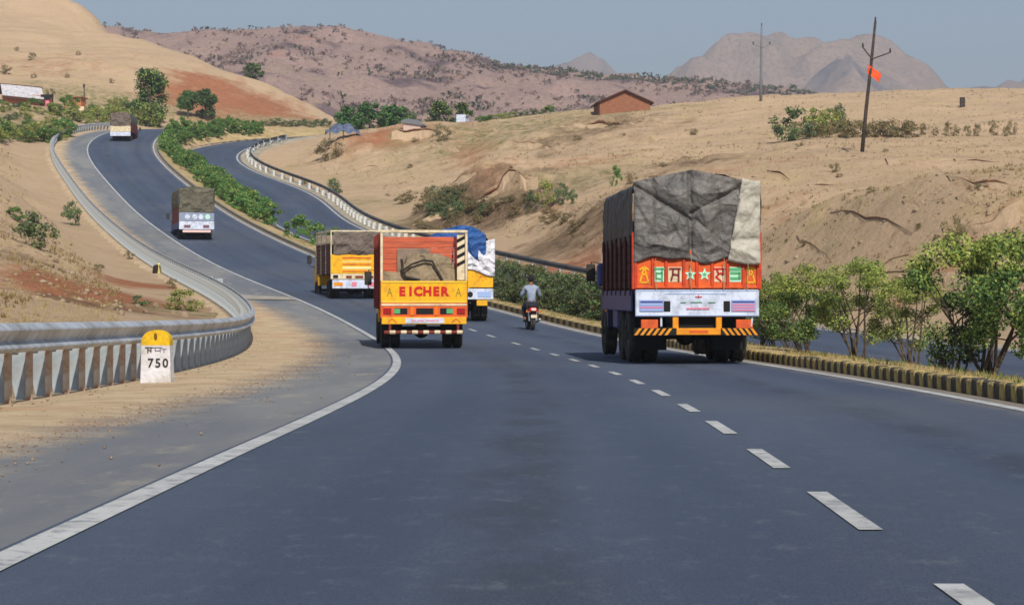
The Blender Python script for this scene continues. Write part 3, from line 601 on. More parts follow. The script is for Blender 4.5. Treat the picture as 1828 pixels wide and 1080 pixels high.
while OL[min(int(s),len(OL)-1)][1]<272 and s<OS[-1]-10:
    p=at(OL,ON,OS,s,W2+1.12)
    inst('guard_stone',gsm,None,p,(rnd.uniform(-.08,.08),rnd.uniform(-.08,.08),head(OL,OS,s)+rnd.uniform(-.2,.2)),(1,rnd.uniform(.9,1.3),rnd.uniform(.85,1.15)),label='white painted guard stone in the row beside the far carriageway rail',cat='guard stone',group='white guard stones along the far carriageway')
    s+=2.9+rnd.uniform(-.3,.35); i+=1
# ------------------------------------------------------------ vehicles
P_TYRE=mat('tyre_rubber',srgb(38,37,36),.9,c2=srgb(70,64,56),scale=6,bump=.4,bscale=40)
P_RIM=mat('rim_steel',srgb(96,88,80),.6,c2=srgb(70,62,54),scale=8,metal=.4)
P_DARK=mat('chassis_dark',srgb(36,34,34),.8,c2=srgb(62,56,50),scale=5)
P_GLASS=mat('dark_glass',srgb(24,30,36),.12,spec=.6)
P_ORANGE=mat('orange_paint',srgb(222,94,34),.6,c2=srgb(198,80,34),scale=5,dirt=srgb(140,76,46),dscale=4,bump=.1)
P_REDOR=mat('red_orange_paint',srgb(204,66,30),.6,c2=srgb(176,56,30),scale=6,dirt=srgb(120,60,40),dscale=4)
P_MAROON=mat('maroon_paint',srgb(126,44,34),.7,c2=srgb(100,38,32),scale=4,dirt=srgb(92,66,50),dscale=3)
P_MAROON_SH=mat('maroon_with_shade',srgb(84,30,26),.7,c2=srgb(64,26,24),scale=4,dirt=srgb(70,50,40),dscale=3)  # maroon deepened so the colour carries the shade on the trucks' sides
P_YEL=mat('yellow_paint',srgb(236,178,20),.5,c2=srgb(224,160,22),scale=4,dirt=srgb(166,122,54),dscale=5)
P_AMB=mat('amber_paint',srgb(226,146,26),.55,c2=srgb(206,128,24),scale=6)
P_WHITE=mat('white_body_paint',srgb(206,212,226),.5,c2=srgb(188,196,214),scale=5,dirt=srgb(140,138,140),dscale=5)
P_CREAM=mat('cream_paint',srgb(222,206,172),.6,c2=srgb(200,184,150),scale=5,dirt=srgb(150,120,84),dscale=6)
P_BLACK=mat('matt_black',srgb(16,16,18),.7)
P_BLUE=mat('blue_paint',srgb(52,72,128),.5,c2=srgb(44,60,104),scale=4)
P_LBLUE=mat('light_blue_paint',srgb(150,172,210),.5)
P_RED=mat('red_paint',srgb(190,26,24),.5)
P_PINK=mat('pink_print',srgb(214,120,140),.6)
P_GREEN=mat('green_paint',srgb(84,158,104),.5)
P_MINT=mat('pale_green_paint',srgb(176,220,196),.5)
P_LAMPR=mat('red_lens',srgb(150,18,18),.15,spec=.6)
P_LAMPO=mat('orange_lens',srgb(222,110,20),.2,spec=.6)
P_CHROME=mat('dull_chrome',srgb(190,190,190),.3,metal=.8)
P_WOOD=mat('red_brown_boards',srgb(204,104,70),.8,c2=srgb(178,86,58),scale=3,stretch=(.4,1,4),dirt=srgb(110,76,56),dscale=4)
P_GREY=mat('grey_board',srgb(140,126,108),.85,c2=srgb(112,100,88),scale=3)
def crumple(name,c,c2,sc=2.6,rough=.62,strength=1.,dirt=None):
    m=bpy.data.materials.new(name); m.use_nodes=True; t=m.node_tree; p=t.nodes['Principled BSDF']; p.inputs['Roughness'].default_value=rough; p.inputs['Specular IOR Level'].default_value=.35
    tc=N(t,'ShaderNodeTexCoord'); nz=N(t,'ShaderNodeTexNoise'); nz.inputs['Scale'].default_value=1.1; nz.inputs['Detail'].default_value=6; t.links.new(tc.outputs['Object'],nz.inputs['Vector'])
    va=N(t,'ShaderNodeVectorMath',operation='ADD'); t.links.new(tc.outputs['Object'],va.inputs[0]); t.links.new(nz.outputs['Color'],va.inputs[1])
    hs=None
    for k,(s,wt) in enumerate(((sc,1.),(sc*2.7,.45),(sc*6.5,.2))):
        v=N(t,'ShaderNodeTexVoronoi'); v.feature='F1'; v.distance='MANHATTAN' if k==1 else 'EUCLIDEAN'; v.inputs['Scale'].default_value=s; t.links.new(va.outputs[0],v.inputs['Vector'])
        mu=N(t,'ShaderNodeMath',operation='MULTIPLY_ADD'); mu.inputs[1].default_value=wt/s*2.4; t.links.new(v.outputs[0],mu.inputs[0])
        if hs is None: mu.inputs[2].default_value=0
        else: t.links.new(hs,mu.inputs[2])
        hs=mu.outputs[0]
    b=N(t,'ShaderNodeBump'); b.inputs['Strength'].default_value=strength; b.inputs['Distance'].default_value=.16; t.links.new(hs,b.inputs['Height']); t.links.new(b.outputs[0],p.inputs['Normal'])
    n2=N(t,'ShaderNodeTexNoise'); n2.inputs['Scale'].default_value=2.2; n2.inputs['Detail'].default_value=9; n2.inputs['Roughness'].default_value=.72; t.links.new(tc.outputs['Object'],n2.inputs['Vector'])
    mr=N(t,'ShaderNodeMapRange'); mr.inputs[1].default_value=.38; mr.inputs[2].default_value=.66; t.links.new(n2.outputs[0],mr.inputs[0])
    mx=N(t,'ShaderNodeMix',data_type='RGBA'); mx.inputs['A'].default_value=c; mx.inputs['B'].default_value=c2; t.links.new(mr.outputs[0],mx.inputs['Factor']); t.links.new(mx.outputs['Result'],p.inputs['Base Color'])
    return m
P_TARP=crumple('grey_tarpaulin',srgb(108,103,98),srgb(76,73,71),2.2,.55,.62)
P_TARP_SH=crumple('tarpaulin_with_shade',srgb(58,60,64),srgb(40,42,46),1.5,.6,.5)  # cloth darkened to paint in the shade along the orange truck's side
P_TARPL=crumple('pale_tarpaulin',srgb(182,176,162),srgb(150,144,130),2.2,.6,.5)
P_TARPB=crumple('brown_tarpaulin',srgb(116,102,92),srgb(90,80,72),1.6,.8)
P_TARPBL=crumple('blue_tarpaulin',srgb(40,88,152),srgb(30,66,122),3.)
P_TARPW=crumple('white_tarpaulin',srgb(228,226,230),srgb(196,194,200),3.)
P_TARPO=crumple('olive_tarpaulin',srgb(104,98,80),srgb(80,78,66),1.6,.8)
P_SACK=crumple('sackcloth',srgb(150,132,104),srgb(112,98,78),2.4,.9)
def T0(o): 
    # frame of a thing: parts use coordinates in that frame
    return o
def wheel(par,x,y,r,w,dual=False,side=1,front=False):
    hub=MB(); hub.cyl((x-w*.3,y,r),(x+w*.3,y,r),r*.22,n=12); h=hub.build('wheel',P_RIM,par)
    t=MB(); prof=[(x-w/2*.7,r*.58),(x-w/2,r*.7),(x-w/2,r*.9),(x-w/2*.8,r*.985),(x-w/2*.25,r),(x-w/2*.2,r*.975),(x+w/2*.2,r*.975),(x+w/2*.25,r),(x+w/2*.8,r*.985),(x+w/2,r*.9),(x+w/2,r*.7),(x+w/2*.7,r*.58)]
    t.lathe(prof,(0,y,r),'x',28); t.build('tyre',P_TYRE,h,smooth='auto')
    m=MB(); m.lathe([(x-w*.36,r*.6),(x-w*.3,r*.5),(x-w*.1,r*.42),(x-w*.1,r*.12),(x+w*.1,r*.12),(x+w*.1,r*.42),(x+w*.3,r*.5),(x+w*.36,r*.6)],(0,y,r),'x',20); m.build('rim',P_RIM,h,smooth='auto')
    return h
def txt(par,name,s,size,x,y,z,m,ext=.004,bold=0.,sx=1.,shear=0.):
    cu=bpy.data.curves.new(name,'FONT'); cu.body=s; cu.size=size; cu.extrude=ext; cu.offset=bold; cu.align_x='CENTER'; cu.align_y='CENTER'; cu.resolution_u=3; cu.shear=shear
    o=bpy.data.objects.new(name,cu); COL.objects.link(o); bpy.context.view_layer.update()
    me=bpy.data.meshes.new_from_object(o.evaluated_get(bpy.context.evaluated_depsgraph_get())); bpy.data.objects.remove(o); me.materials.clear(); me.materials.append(m)
    return inst(name,me,par,(x,y,z),(R_(90),0,0),(sx,1,1))
def strokes(par,name,x,y,z,w,h,segs,th,m,d=.012):
    mb=MB()
    for (a,b,c,e) in segs:
        p=Vector((x+a*w,y,z+b*h)); q=Vector((x+c*w,y,z+e*h)); dd=(q-p); L=dd.length
        if L<1e-5: continue
        u=dd/L; n=Vector((-u.z,0,u.x))*th/2; yv=Vector((0,-d/2,0)); e_=u*th*.35
        mb.hull([p-e_-n-yv,q+e_-n-yv,q+e_+n-yv,p-e_+n-yv,p-e_-n+yv,q+e_-n+yv,q+e_+n+yv,p-e_+n+yv],[(0,1,2,3),(4,5,6,7),(0,1,5,4),(1,2,6,5),(2,3,7,6),(3,0,4,7)])
    return mb.build(name,m,par)
def star(par,x,y,z,r,m,d=.012):
    mb=MB(); mb.prism([(x+math.sin(k*math.pi/5)*(r if k%2==0 else r*.42),z+math.cos(k*math.pi/5)*(r if k%2==0 else r*.42)) for k in range(10)],y-d,y); return mb.build('painted_star',m,par)
def stripes(par,name,x0,x1,y0,y1,z0,z1,n,mA,mB_,slant=.6,mirror=False,b=0):
    """a bar with slanting painted bands, each band its own faces (rear face split)"""
    mb=MB(); h=z1-z0; wd=(x1-x0)/n
    mb.box(x0,x1,y0,y1,z0,z1,.004)
    s=-1 if mirror else 1
    mb.cur=1
    for i in range(-1,n+1):
        a=x0+i*wd; pts=[(a,z0+.004),(a+wd*.5,z0+.004),(a+wd*.5+s*h*slant,z1-.004),(a+s*h*slant,z1-.004)]
        if min(p[0] for p in pts)<x0 or max(p[0] for p in pts)>x1: continue
        mb.prism(pts,y0-.005,y0+.001)
    return mb.build(name,[mA,mB_],par)
def truck_base(name,label,x,y,s_head,cat='truck',group=None,hide=None):
    z=road_z(x,y); e=empty(name,(x,y,z),s_head,label=label,cat=cat,group=group); return e
def chassis(t,L,wb,r,w,zf=.85,cabL=1.7,cabw=2.1,cabh=2.5,cabm=None,bodyfloor=1.1,front_tuck=.3):
    mb=MB()
    for sx_ in(-.42,.42): mb.box(sx_-.05,sx_+.05,.15,L+cabL-.2,zf-.15,zf+.08,.01)
    for yy in np.arange(.4,L+cabL-.4,.9): mb.box(-.42,.42,yy-.04,yy+.04,zf-.1,zf+.02)
    mb.build('chassis_frame',P_DARK,t)
    ax=MB(); ax.cyl((-w/2,wb,r),(w/2,wb,r),.08); ax.ball((0,wb,r),(.2,.24,.2)); ax.build('rear_axle',P_DARK,t)
    ax=MB(); yf=L+cabL*.42; ax.cyl((-w/2,yf,r),(w/2,yf,r),.06); ax.build('front_axle',P_DARK,t)
    tw=.26*r/.5
    for s_ in(-1,1):
        wheel(t,s_*(w/2-tw*.5),wb,r,tw); wheel(t,s_*(w/2-tw*1.62),wb,r,tw); wheel(t,s_*(w/2-tw*.55),yf,r,tw)
        m=MB(); m.tube([(s_*.55,wb-.7,r+.22),(s_*.55,wb-.3,r+.08),(s_*.55,wb+.3,r+.08),(s_*.55,wb+.7,r+.22)],.045,6); m.build('leaf_spring',P_DARK,t)
    # cab
    y0=L+.06;y1=L+cabL; z0=.62
    c=MB(); hw=cabw/2; pr=[(y0,z0),(y1-.02,z0),(y1,1.35),(y1-.28,cabh-.12),(y1-.5,cabh),(y0,cabh)]
    c.prism(pr,-hw,hw,'x'); cb=c.build('cab',cabm,t)
    for s_ in(-1,1):
        g=MB(); a,b=sorted((s_*hw,s_*(hw+.012))); g.prism([(y0+.35,1.5),(y1-.14,1.5),(y1-.38,cabh-.3),(y0+.35,cabh-.3)],a,b,'x'); g.build('side_window',P_GLASS,t)
        mm=MB(); mm.tube([(s_*hw,y1-.25,2.0),(s_*(hw+.22),y1-.1,2.05),(s_*(hw+.24),y1-.1,1.55),(s_*hw,y1-.2,1.45)],.014,6); ma=mm.build('mirror_bracket',P_DARK,t)
        mm=MB(); mm.box(s_*(hw+.24)-.1,s_*(hw+.24)+.1,y1-.15,y1-.09,1.62,2.0,.02); mm.build('mirror',P_DARK,ma)
    g=MB(); g.prism([(-hw+.1,1.45),(hw-.1,1.45),(hw-.14,cabh-.25),(-hw+.14,cabh-.25)],y1-.2,y1+.005); g.build('windscreen',P_GLASS,t)
    return cb
def tarp_sheet(t,name,m,x0,x1,zb,zt,y,nx=44,nz=40,amp=.05,creases=(),seed=1,bulge=.06,slant=0):
    P_=[]
    for i in range(nz):
        r=[]
        for j in range(nx):
            u=j/(nx-1);v=i/(nz-1); x=x0+(x1-x0)*u; z=zb(x)*(1-v)+zt(x)*v
            d=bulge*math.sin(math.pi*u)**.5*(.4+.6*math.sin(math.pi*min(1,(1-v)*1.05)))
            n1=float(fbm(np.array([x*1.6+seed]),np.array([z*1.6]),4,seed)[0]); n2=1-abs(float(fbm(np.array([x*3.1+seed]),np.array([z*2.6]),3,seed+5)[0]))*2
            d+=amp*n1+amp*.7*n2*.6
            for (ax,az,bx,bz,dp,wd) in creases:
                L2=(bx-ax)**2+(bz-az)**2; q=max(0,min(1,((x-ax)*(bx-ax)+(z-az)*(bz-az))/L2)); ds_=math.hypot(x-ax-q*(bx-ax),z-az-q*(bz-az)); d+=dp*math.exp(-ds_/wd)
            if i in(0,): d-=.03
            r.append((x-slant*(1-u)*(1-v),y-d,z))
        P_.append(r)
    mb=MB(); mb.grid(P_); mb.f=[f[::-1] for f in mb.f]; o=mb.build(name,m,t,smooth=True)
    q=o.modifiers.new('thick','SOLIDIFY'); q.thickness=.015; q.offset=-1; return o
def tarp_hull(t,name,m,hw,L,zs,zt,zp,y0=0.,amp=.035,seed=3,n=26,ny=40,drop=None):
    rows=[]
    for i in range(ny):
        yy=y0+(L-y0)*i/(ny-1); r=[]
        prof=[(-hw-.03,zs),(-hw-.05,zs+(zt-zs)*.33),(-hw-.05,zs+(zt-zs)*.66),(-hw-.02,zt),(-hw*.5,zt+(zp-zt)*.6),(-.1,zp),(hw*.5,zt+(zp-zt)*.6),(hw+.02,zt),(hw+.05,zs+(zt-zs)*.66),(hw+.05,zs+(zt-zs)*.33),(hw+.03,zs)]
        m_=len(prof)
        for k in range(n*2):
            a=k/(n*2-1)*(m_-1); b=min(int(a),m_-2); f=a-b; x=prof[b][0]*(1-f)+prof[b+1][0]*f; z=prof[b][1]*(1-f)+prof[b+1][1]*f
            nn=float(fbm(np.array([yy*1.1+a*1.7]),np.array([a*1.4-yy*.5]),4,seed)[0]); sag=.06*math.sin(yy*2.2)**2
            x+=amp*nn*(1 if a>m_/2 else -1); z+=amp*nn-(sag if 2.9<a<7.1 else 0)+(.08*math.sin(yy*3+seed) if a in(0,m_-1) else 0)
            r.append((x,yy,z))
        rows.append(r)
    mb=MB(); mb.grid(rows); return mb.build(name,m,t,smooth=True)
# ---- big orange truck with grey tarpaulin
tx,ty=(1244-CX)/F*42.3,42.3
t=truck_base('cargo_truck','nearest truck, orange with a tall grey tarpaulin and a white rear beam, right lane',tx,ty,head(ML,MS,s_at(ML,MS,45))-.004)
hw=1.19; L=6.3
chassis(t,L,1.75,.52,2.3,zf=.92,cabL=1.75,cabw=2.2,cabh=2.55,cabm=mat('cab_navy',srgb(44,54,84),.5))
m=MB(); m.box(-1.125,-1.1,L+.2,L+.9,.95,1.75,.01); m.build('cab_door_panel',P_AMB,t)
wheel(t,-1.02,2.95,.52,.27);wheel(t,1.02,2.95,.52,.27);wheel(t,-.73,2.95,.52,.27);wheel(t,.73,2.95,.52,.27)
m=MB(); m.cur=0; m.box(-hw+.02,hw-.02,.08,L,1.3,1.42,.01); m.build('body_floor',P_DARK,t)
# sides of boards
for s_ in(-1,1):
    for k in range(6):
        a,b=sorted((s_*(hw-.05),s_*hw)); m=MB(); m.box(a,b,.05,L,1.44+k*.165,1.44+k*.165+.155,.008); m.build('side_board',P_MAROON_SH,t)
    for yy in np.arange(.35,L,.95):
        a,b=sorted((s_*hw,s_*(hw+.05))); m=MB(); m.box(a,b,yy,yy+.09,1.3,2.45,.008); m.build('side_post',P_MAROON_SH,t)
    a,b=sorted((s_*(hw-.06),s_*(hw+.04))); m=MB(); m.box(a,b,-.02,.1,1.42,2.5,.01); m.build('corner_post',P_REDOR,t)
    a,b=sorted((s_*(hw-.02),s_*(hw+.03))); m=MB(); m.box(a,b,.3,L-.1,1.0,1.4,.02); m.build('side_skirt',P_BLUE,t)
m=MB(); m.box(-hw,hw,L-.05,L,1.42,2.9,.01); m.build('bulkhead',P_MAROON,t)
# tailgate: eight panels between ribs
xs_=[-1.16,-.84,-.585,-.25,-.0,.29,.58,.88,1.16]
for k in range(8):
    m=MB(); m.box(xs_[k]+.025,xs_[k+1]-.025,0,.05,1.43,2.15,.008); m.build('tailgate_panel',P_ORANGE,t)
for k in range(9):
    m=MB(); m.box(xs_[k]-.028,xs_[k]+.028,-.035,.05,1.43,2.15,.01); m.build('tailgate_rib',P_REDOR,t)
for z_ in(1.44,):
    m=MB(); m.box(-1.16,1.16,-.03,0,z_,z_+.045,.008); m.build('tailgate_rail',P_ORANGE,t)
bgp=[(1,P_MINT),(2,P_CREAM),(5,P_CREAM),(6,P_MINT)]
for k,mm in bgp:
    m=MB(); m.box(xs_[k]+.04,xs_[k+1]-.04,-.006,.002,1.56,1.84,.002); m.build('painted_panel',mm,t)
xc=[(xs_[k]+xs_[k+1])/2 for k in range(8)]
strokes(t,'painted_letter',xc[1],-.012,1.7,.2,.24,[(-.5,.45,.5,.45),(.25,.45,.25,-.5),(-.3,.1,.25,.1),(-.3,.1,-.3,-.3),(-.3,-.3,.1,-.35)],.035,P_GREEN)
strokes(t,'painted_letter',xc[2],-.012,1.7,.2,.24,[(-.5,.45,.5,.45),(-.2,.45,-.2,0),(-.2,0,.35,-.05),(.35,.45,.35,-.5),(-.2,0,-.35,-.45)],.035,P_MAROON)
strokes(t,'painted_letter',xc[5],-.012,1.7,.2,.24,[(-.5,.45,.5,.45),(-.3,.4,-.1,.05),(-.1,.05,-.35,-.2),(-.35,-.2,.1,-.5),(.3,.45,.3,0),(.3,0,.05,.1)],.035,P_RED)
strokes(t,'painted_letter',xc[6],-.012,1.7,.2,.24,[(-.5,.42,.5,.42),(-.4,.12,.4,.12),(.4,.12,.4,-.3),(-.4,-.3,.4,-.3)],.05,P_GREEN)
for k in(3,4): star(t,xc[k],-.002,1.70,.125,P_MINT); star(t,xc[k],-.016,1.70,.05,P_GREEN,.004)
for k in(0,7):
    strokes(t,'painted_motif',xc[k],-.006,1.7,.2,.3,[(-.4,-.5,.4,-.5),(-.4,-.5,0,.5),(.4,-.5,0,.5),(-.2,0,.2,0),(-.4,.3,-.1,.45),(.4,.3,.1,.45)],.028,P_YEL)
# white rear beam with lamps
m=MB(); m.box(-1.17,1.17,-.09,.02,.905,1.41,.015); wb_=m.build('rear_beam',P_WHITE,t)
m=MB(); m.box(-1.15,1.15,-.1,-.088,1.385,1.4,.002); m.box(-1.15,1.15,-.1,-.088,.92,.935,.002); m.box(-.62,.55,-.1,-.088,1.33,1.342,.002); m.build('beam_trim',P_LBLUE,t)
for s_,m1,m2 in((-1,P_LBLUE,P_BLUE),(1,P_PINK,P_BLUE)):
    a,b=sorted((s_*.64,s_*1.1)); m=MB(); m.box(a,b,-.105,-.088,1.0,1.22,.004); pn=m.build('reflector_panel',mat('panel_blue',srgb(136,150,196),.5),t)
    for k in range(4):
        m=MB(); m.box(a+.02,b-.02,-.112,-.104,1.015+k*.052,1.04+k*.052); m.build('reflector_strip',(m1 if k%2==0 else m2) if k!=1 else P_PINK,pn)
    c=s_*.555-(.02 if s_<0 else -.0); m=MB(); m.box(c-.062,c+.062,-.105,-.088,1.0,1.2,.01); m.build('lamp_recess',P_BLACK,t)
    m=MB(); m.box(s_*.9-.16,s_*.9+.16,-.04,.0,.68,.85,.008); m.build('number_plate',P_ORANGE,t)
    m=MB(); m.box(s_*.9-.16,s_*.9+.16,-.05,-.035,.66,.69,.003); m.build('plate_edge',P_CREAM,t)
    m=MB(); m.box(s_*.41-.055,s_*.41+.055,-.07,.02,.68,.92,.01); m.build('bumper_bracket',P_AMB,t)
    m=MB(); m.tube([(s_*.68 if s_<0 else 1.05,-.03,.9),(s_*.68 if s_<0 else 1.03,-.03,.72)],.02,6); m.build('bracket_rod',P_WHITE,t)
m=MB(); m.box(-.37,.37,.1,.14,.66,.9,.01); m.build('spare_cover',P_BLACK,t)
strokes(t,'painted_line',.02,-.103,1.03,1,.06,[(-.22,.5,-.18,.5),(-.15,.5,-.05,.5),(-.02,.5,.06,.5),(.09,.5,.2,.5)],.03,P_PINK)
strokes(t,'painted_motif',.02,-.102,1.28,.2,.06,[(-.3,0,.3,0),(0,.5,0,-.3)],.012,P_RED)
strokes(t,'painted_motif',0,-.104,1.175,.8,.04,[(-.4,0,-.28,0),(.26,.0,.42,0),(-.16,.1,.1,.1)],.012,P_GREEN)
stripes(t,'striped_bumper',-1.2,-.4,-.1,-.02,.555,.69,7,P_BLACK,P_AMB,.7)
stripes(t,'striped_bumper',.44,1.2,-.1,-.02,.555,.69,7,P_BLACK,P_AMB,.7,True)
m=MB(); m.box(-.4,.44,-.11,-.02,.56,.69,.01); m.build('bumper_centre',P_AMB,t); m=MB(); m.box(-.16,.2,-.115,-.109,.6,.65); m.build('bumper_mark',P_ORANGE,t)
for s_ in(-1,1):
    m=MB(); m.grid([[(s_*.74-.3,1.15,.25),(s_*.74+.3,1.15,.25)],[(s_*.74-.3,1.13,.9),(s_*.74+.3,1.13,.9)]]); o=m.build('mud_flap',P_BLACK,t); o.modifiers.new('t','SOLIDIFY').thickness=.01
m=MB(); m.box(-1.15,-.5,3.7,4.7,.62,1.1,.04); m.build('fuel_tank',P_BLUE,t)
m=MB(); m.box(.6,1.15,3.7,4.5,.6,1.05,.03); m.build('tool_box',P_DARK,t)
# load tarpaulin
top=lambda x: 3.43+.24*max(0,1-abs(x+.1)/1.15)**.9
bot=lambda x: 1.97-.05*math.sin(x*4.2+1.0)-.03*math.sin(x*9)
cr=[(-1.15,3.35,-.1,2.72,-.13,.045),(-.15,3.62,-.12,2.1,-.11,.04),(.75,3.3,-.1,2.85,-.12,.045),(.05,3.2,.75,3.28,.05,.05),(-1.1,3.0,-.6,2.2,.06,.05),(-.05,2.75,.65,2.15,-.06,.05),(-.5,2.8,-.2,2.2,.05,.04),(.1,2.9,.3,2.2,.06,.04),(-.95,2.3,-.2,2.15,.07,.06),(.15,2.35,.7,2.1,.06,.05),(-.8,3.3,-.75,2.4,-.04,.04),(.35,3.4,.45,2.5,-.05,.035)]
tarp_sheet(t,'rear_tarpaulin',P_TARP,-1.2,1.2,bot,top,-.03,90,72,.07,cr,4,.09)
tarp_hull(t,'load_tarpaulin',P_TARP_SH,1.17,L-.1,2.32,3.4,3.66,-.02)
fl=lambda x:x
tarp_sheet(t,'pale_tarpaulin_flap',P_TARPL,.84,1.19,lambda x:1.93-.05*math.sin(x*7),lambda x:top(x)+.03-.0*x,-.12,26,50,.05,[(.95,3.4,.7,2.5,-.06,.05),(1.15,3.0,.85,2.3,-.06,.04),(.62,2.35,1.15,2.36,-.06,.03),(.7,2.3,1.15,2.02,.05,.04)],9,.05,slant=.27)
m=MB(); 
for xx in(-.8,-.12,.5,.95): m.tube([(xx,-.14,2.0),(xx+rnd.uniform(-.02,.02),-.12,1.7),(xx*.98,-.12,1.42)],.009,5)
m.build('lashing_rope',mat('rope',srgb(150,130,96),.9),t)
m=MB(); m.box(-hw-.12,-hw+.02,L+.1,L+.5,1.5,2.0,.05); m.build('cab_visor',P_BLUE,t)
# ---- yellow truck with the maker's name on its tailgate
tx,ty=(757-CX)/F*56.,56.
t=truck_base('open_truck','yellow open-bodied truck with big red lettering on its tailgate and a striped frame',tx,ty,head(ML,MS,s_at(ML,MS,57)))
hw=1.09; L=4.7
chassis(t,L,1.45,.44,2.08,zf=.85,cabL=1.5,cabw=2.0,cabh=2.3,cabm=P_YEL)
m=MB(); m.box(-hw+.02,hw-.02,.05,L,1.02,1.12,.01); m.build('body_floor',P_WOOD,t)
m=MB(); m.box(-hw+.01,hw-.01,-.02,.04,1.16,1.70,.012); m.build('tailgate',P_YEL,t)
for z_ in(1.155,1.65): m=MB(); m.box(-hw+.02,hw-.02,-.035,-.018,z_,z_+.04,.004); m.build('tailgate_trim',mat('ochre_paint',srgb(222,186,60),.5),t)

for i_,ch_ in enumerate('EICHER'): txt(t,'painted_letter',ch_,.30,[-.53,-.32,-.13,.10,.32,.53][i_]-.02,-.026,1.43,P_RED,.006,.017,1.0)
for s_ in(-1,1):
    strokes(t,'painted_motif',s_*.86,-.024,1.42,.12,.2,[(-.5,-.5,0,.5),(0,.5,.5,-.5),(-.25,-.1,.25,-.1)],.022,mat('olive_paint',srgb(150,128,40),.6))
    for k in range(11):
        a,b=sorted((s_*(hw-.04),s_*hw)); z_=1.13+k*.16; m=MB(); m.box(a,b,.08,L,z_,z_+.162,.006); m.build('side_board',P_WOOD,t)
    for yy in np.arange(.6,L,.85):
        a,b=sorted((s_*hw,s_*(hw+.05))); m=MB(); m.box(a,b,yy,yy+.08,1.0,2.9,.008); m.build('side_post',P_MAROON,t)
    a,b=sorted((s_*(hw-.06),s_*hw)); 
    m=MB(); m.box(a,b,-.01,.09,1.7,2.90,.008); m.build('frame_post',P_CREAM,t)
    # wide inner post with slanting black bands
    a,b=sorted((s_*(hw-.07),s_*(hw-.26))); m=MB(); m.box(a,b,.05,.09,1.72 if s_>0 else 2.2,2.88,.004); m.cur=1
    for k in range(4 if s_>0 else 3):
        z_=2.72-k*.2; m.prism([(a,z_-.07),(b,z_+.03),(b,z_+.12),(a,z_+.02)],.044,.051)
    if s_>0: m.build('banded_post',[P_CREAM,P_BLACK],t)
m=MB(); m.box(-hw,hw,-.02,.09,2.90,2.97,.012); m.build('top_rail',P_CREAM,t)
for k in range(12):
    m=MB(); m.box(-hw+.05,hw-.05,L-.06,L-.02,1.12+k*.15,1.12+k*.15+.146,.01); m.build('bulkhead_board',P_WOOD,t)
m=MB(); m.box(-.5,.4,L-.14,L-.1,1.9,2.6,.01); m.build('bulkhead_panel',P_GREY,t)
m=MB(); m.box(-hw,hw,-.03,.05,.78,1.15,.01); m.build('rear_panel',P_ORANGE,t)
m=MB(); m.box(-hw+.02,hw-.02,-.045,-.028,1.08,1.13,.004); m.build('trim_strip',P_CREAM,t)
for a,b in((-.75,-.42),(-.2,.23),(.4,.7)):
    m=MB(); m.box(a,b,-.05,-.028,.87,1.02,.01); m.build('lamp_recess',P_BLACK,t)
m=MB(); m.box(-.75,-.6,-.056,-.048,.885,1.005,.004); m.build('green_patch',P_GREEN,t); m=MB(); m.box(.56,.72,-.056,-.048,.885,1.005,.004); m.build('green_patch',P_GREEN,t)
for s_ in(-1,1):
    m=MB(); m.box(s_*.92-.1,s_*.92+.1,-.055,-.028,.87,1.02,.01); m.build('tail_lamp',P_LAMPR,t)
    m=MB(); m.box(s_*.30-.05,s_*.30+.05,-.05,-.028,.84,1.06,.006); m.build('panel_post',P_LAMPO,t)
m=MB(); m.box(-hw+.03,hw-.03,-.05,.03,.62,.80,.01); m.build('lower_panel',P_YEL,t)
m=MB(); m.box(-.47,.5,-.062,-.049,.645,.775,.004); pl=m.build('number_plate',P_WHITE,t); strokes(pl,'plate_marks',.02,-.066,.71,.8,.06,[(-.4,0,-.3,0),(-.22,0,-.05,0),(.05,0,.3,0),(.36,0,.42,0)],.03,P_PINK,.004)
for s_ in(-1,1): strokes(t,'painted_motif',s_*.8,-.055,.71,.2,.1,[(-.5,-.4,0,.5),(0,.5,.5,-.4)],.02,P_ORANGE)
m=MB(); m.cyl((-1.0,-.05,.42),(.98,-.05,.42),.045,n=12); m.build('bumper_bar',P_MAROON,t)
for k in range(7): m=MB(); m.cyl((-.86+k*.28,-.05,.42),(-.72+k*.28,-.05,.42),.05,n=12); m.build('bumper_band',P_CREAM,t)
for s_ in(-1,1): m=MB(); m.box(s_*.85-.03,s_*.85+.03,-.04,.03,.4,.64,.006); m.build('bumper_bracket',P_MAROON,t)
for s_ in(-1,1):
    m=MB(); m.box(s_*.8-.22,s_*.8+.22,.9,.92,.3,.85,.004); m.build('mud_flap',P_BLACK,t)
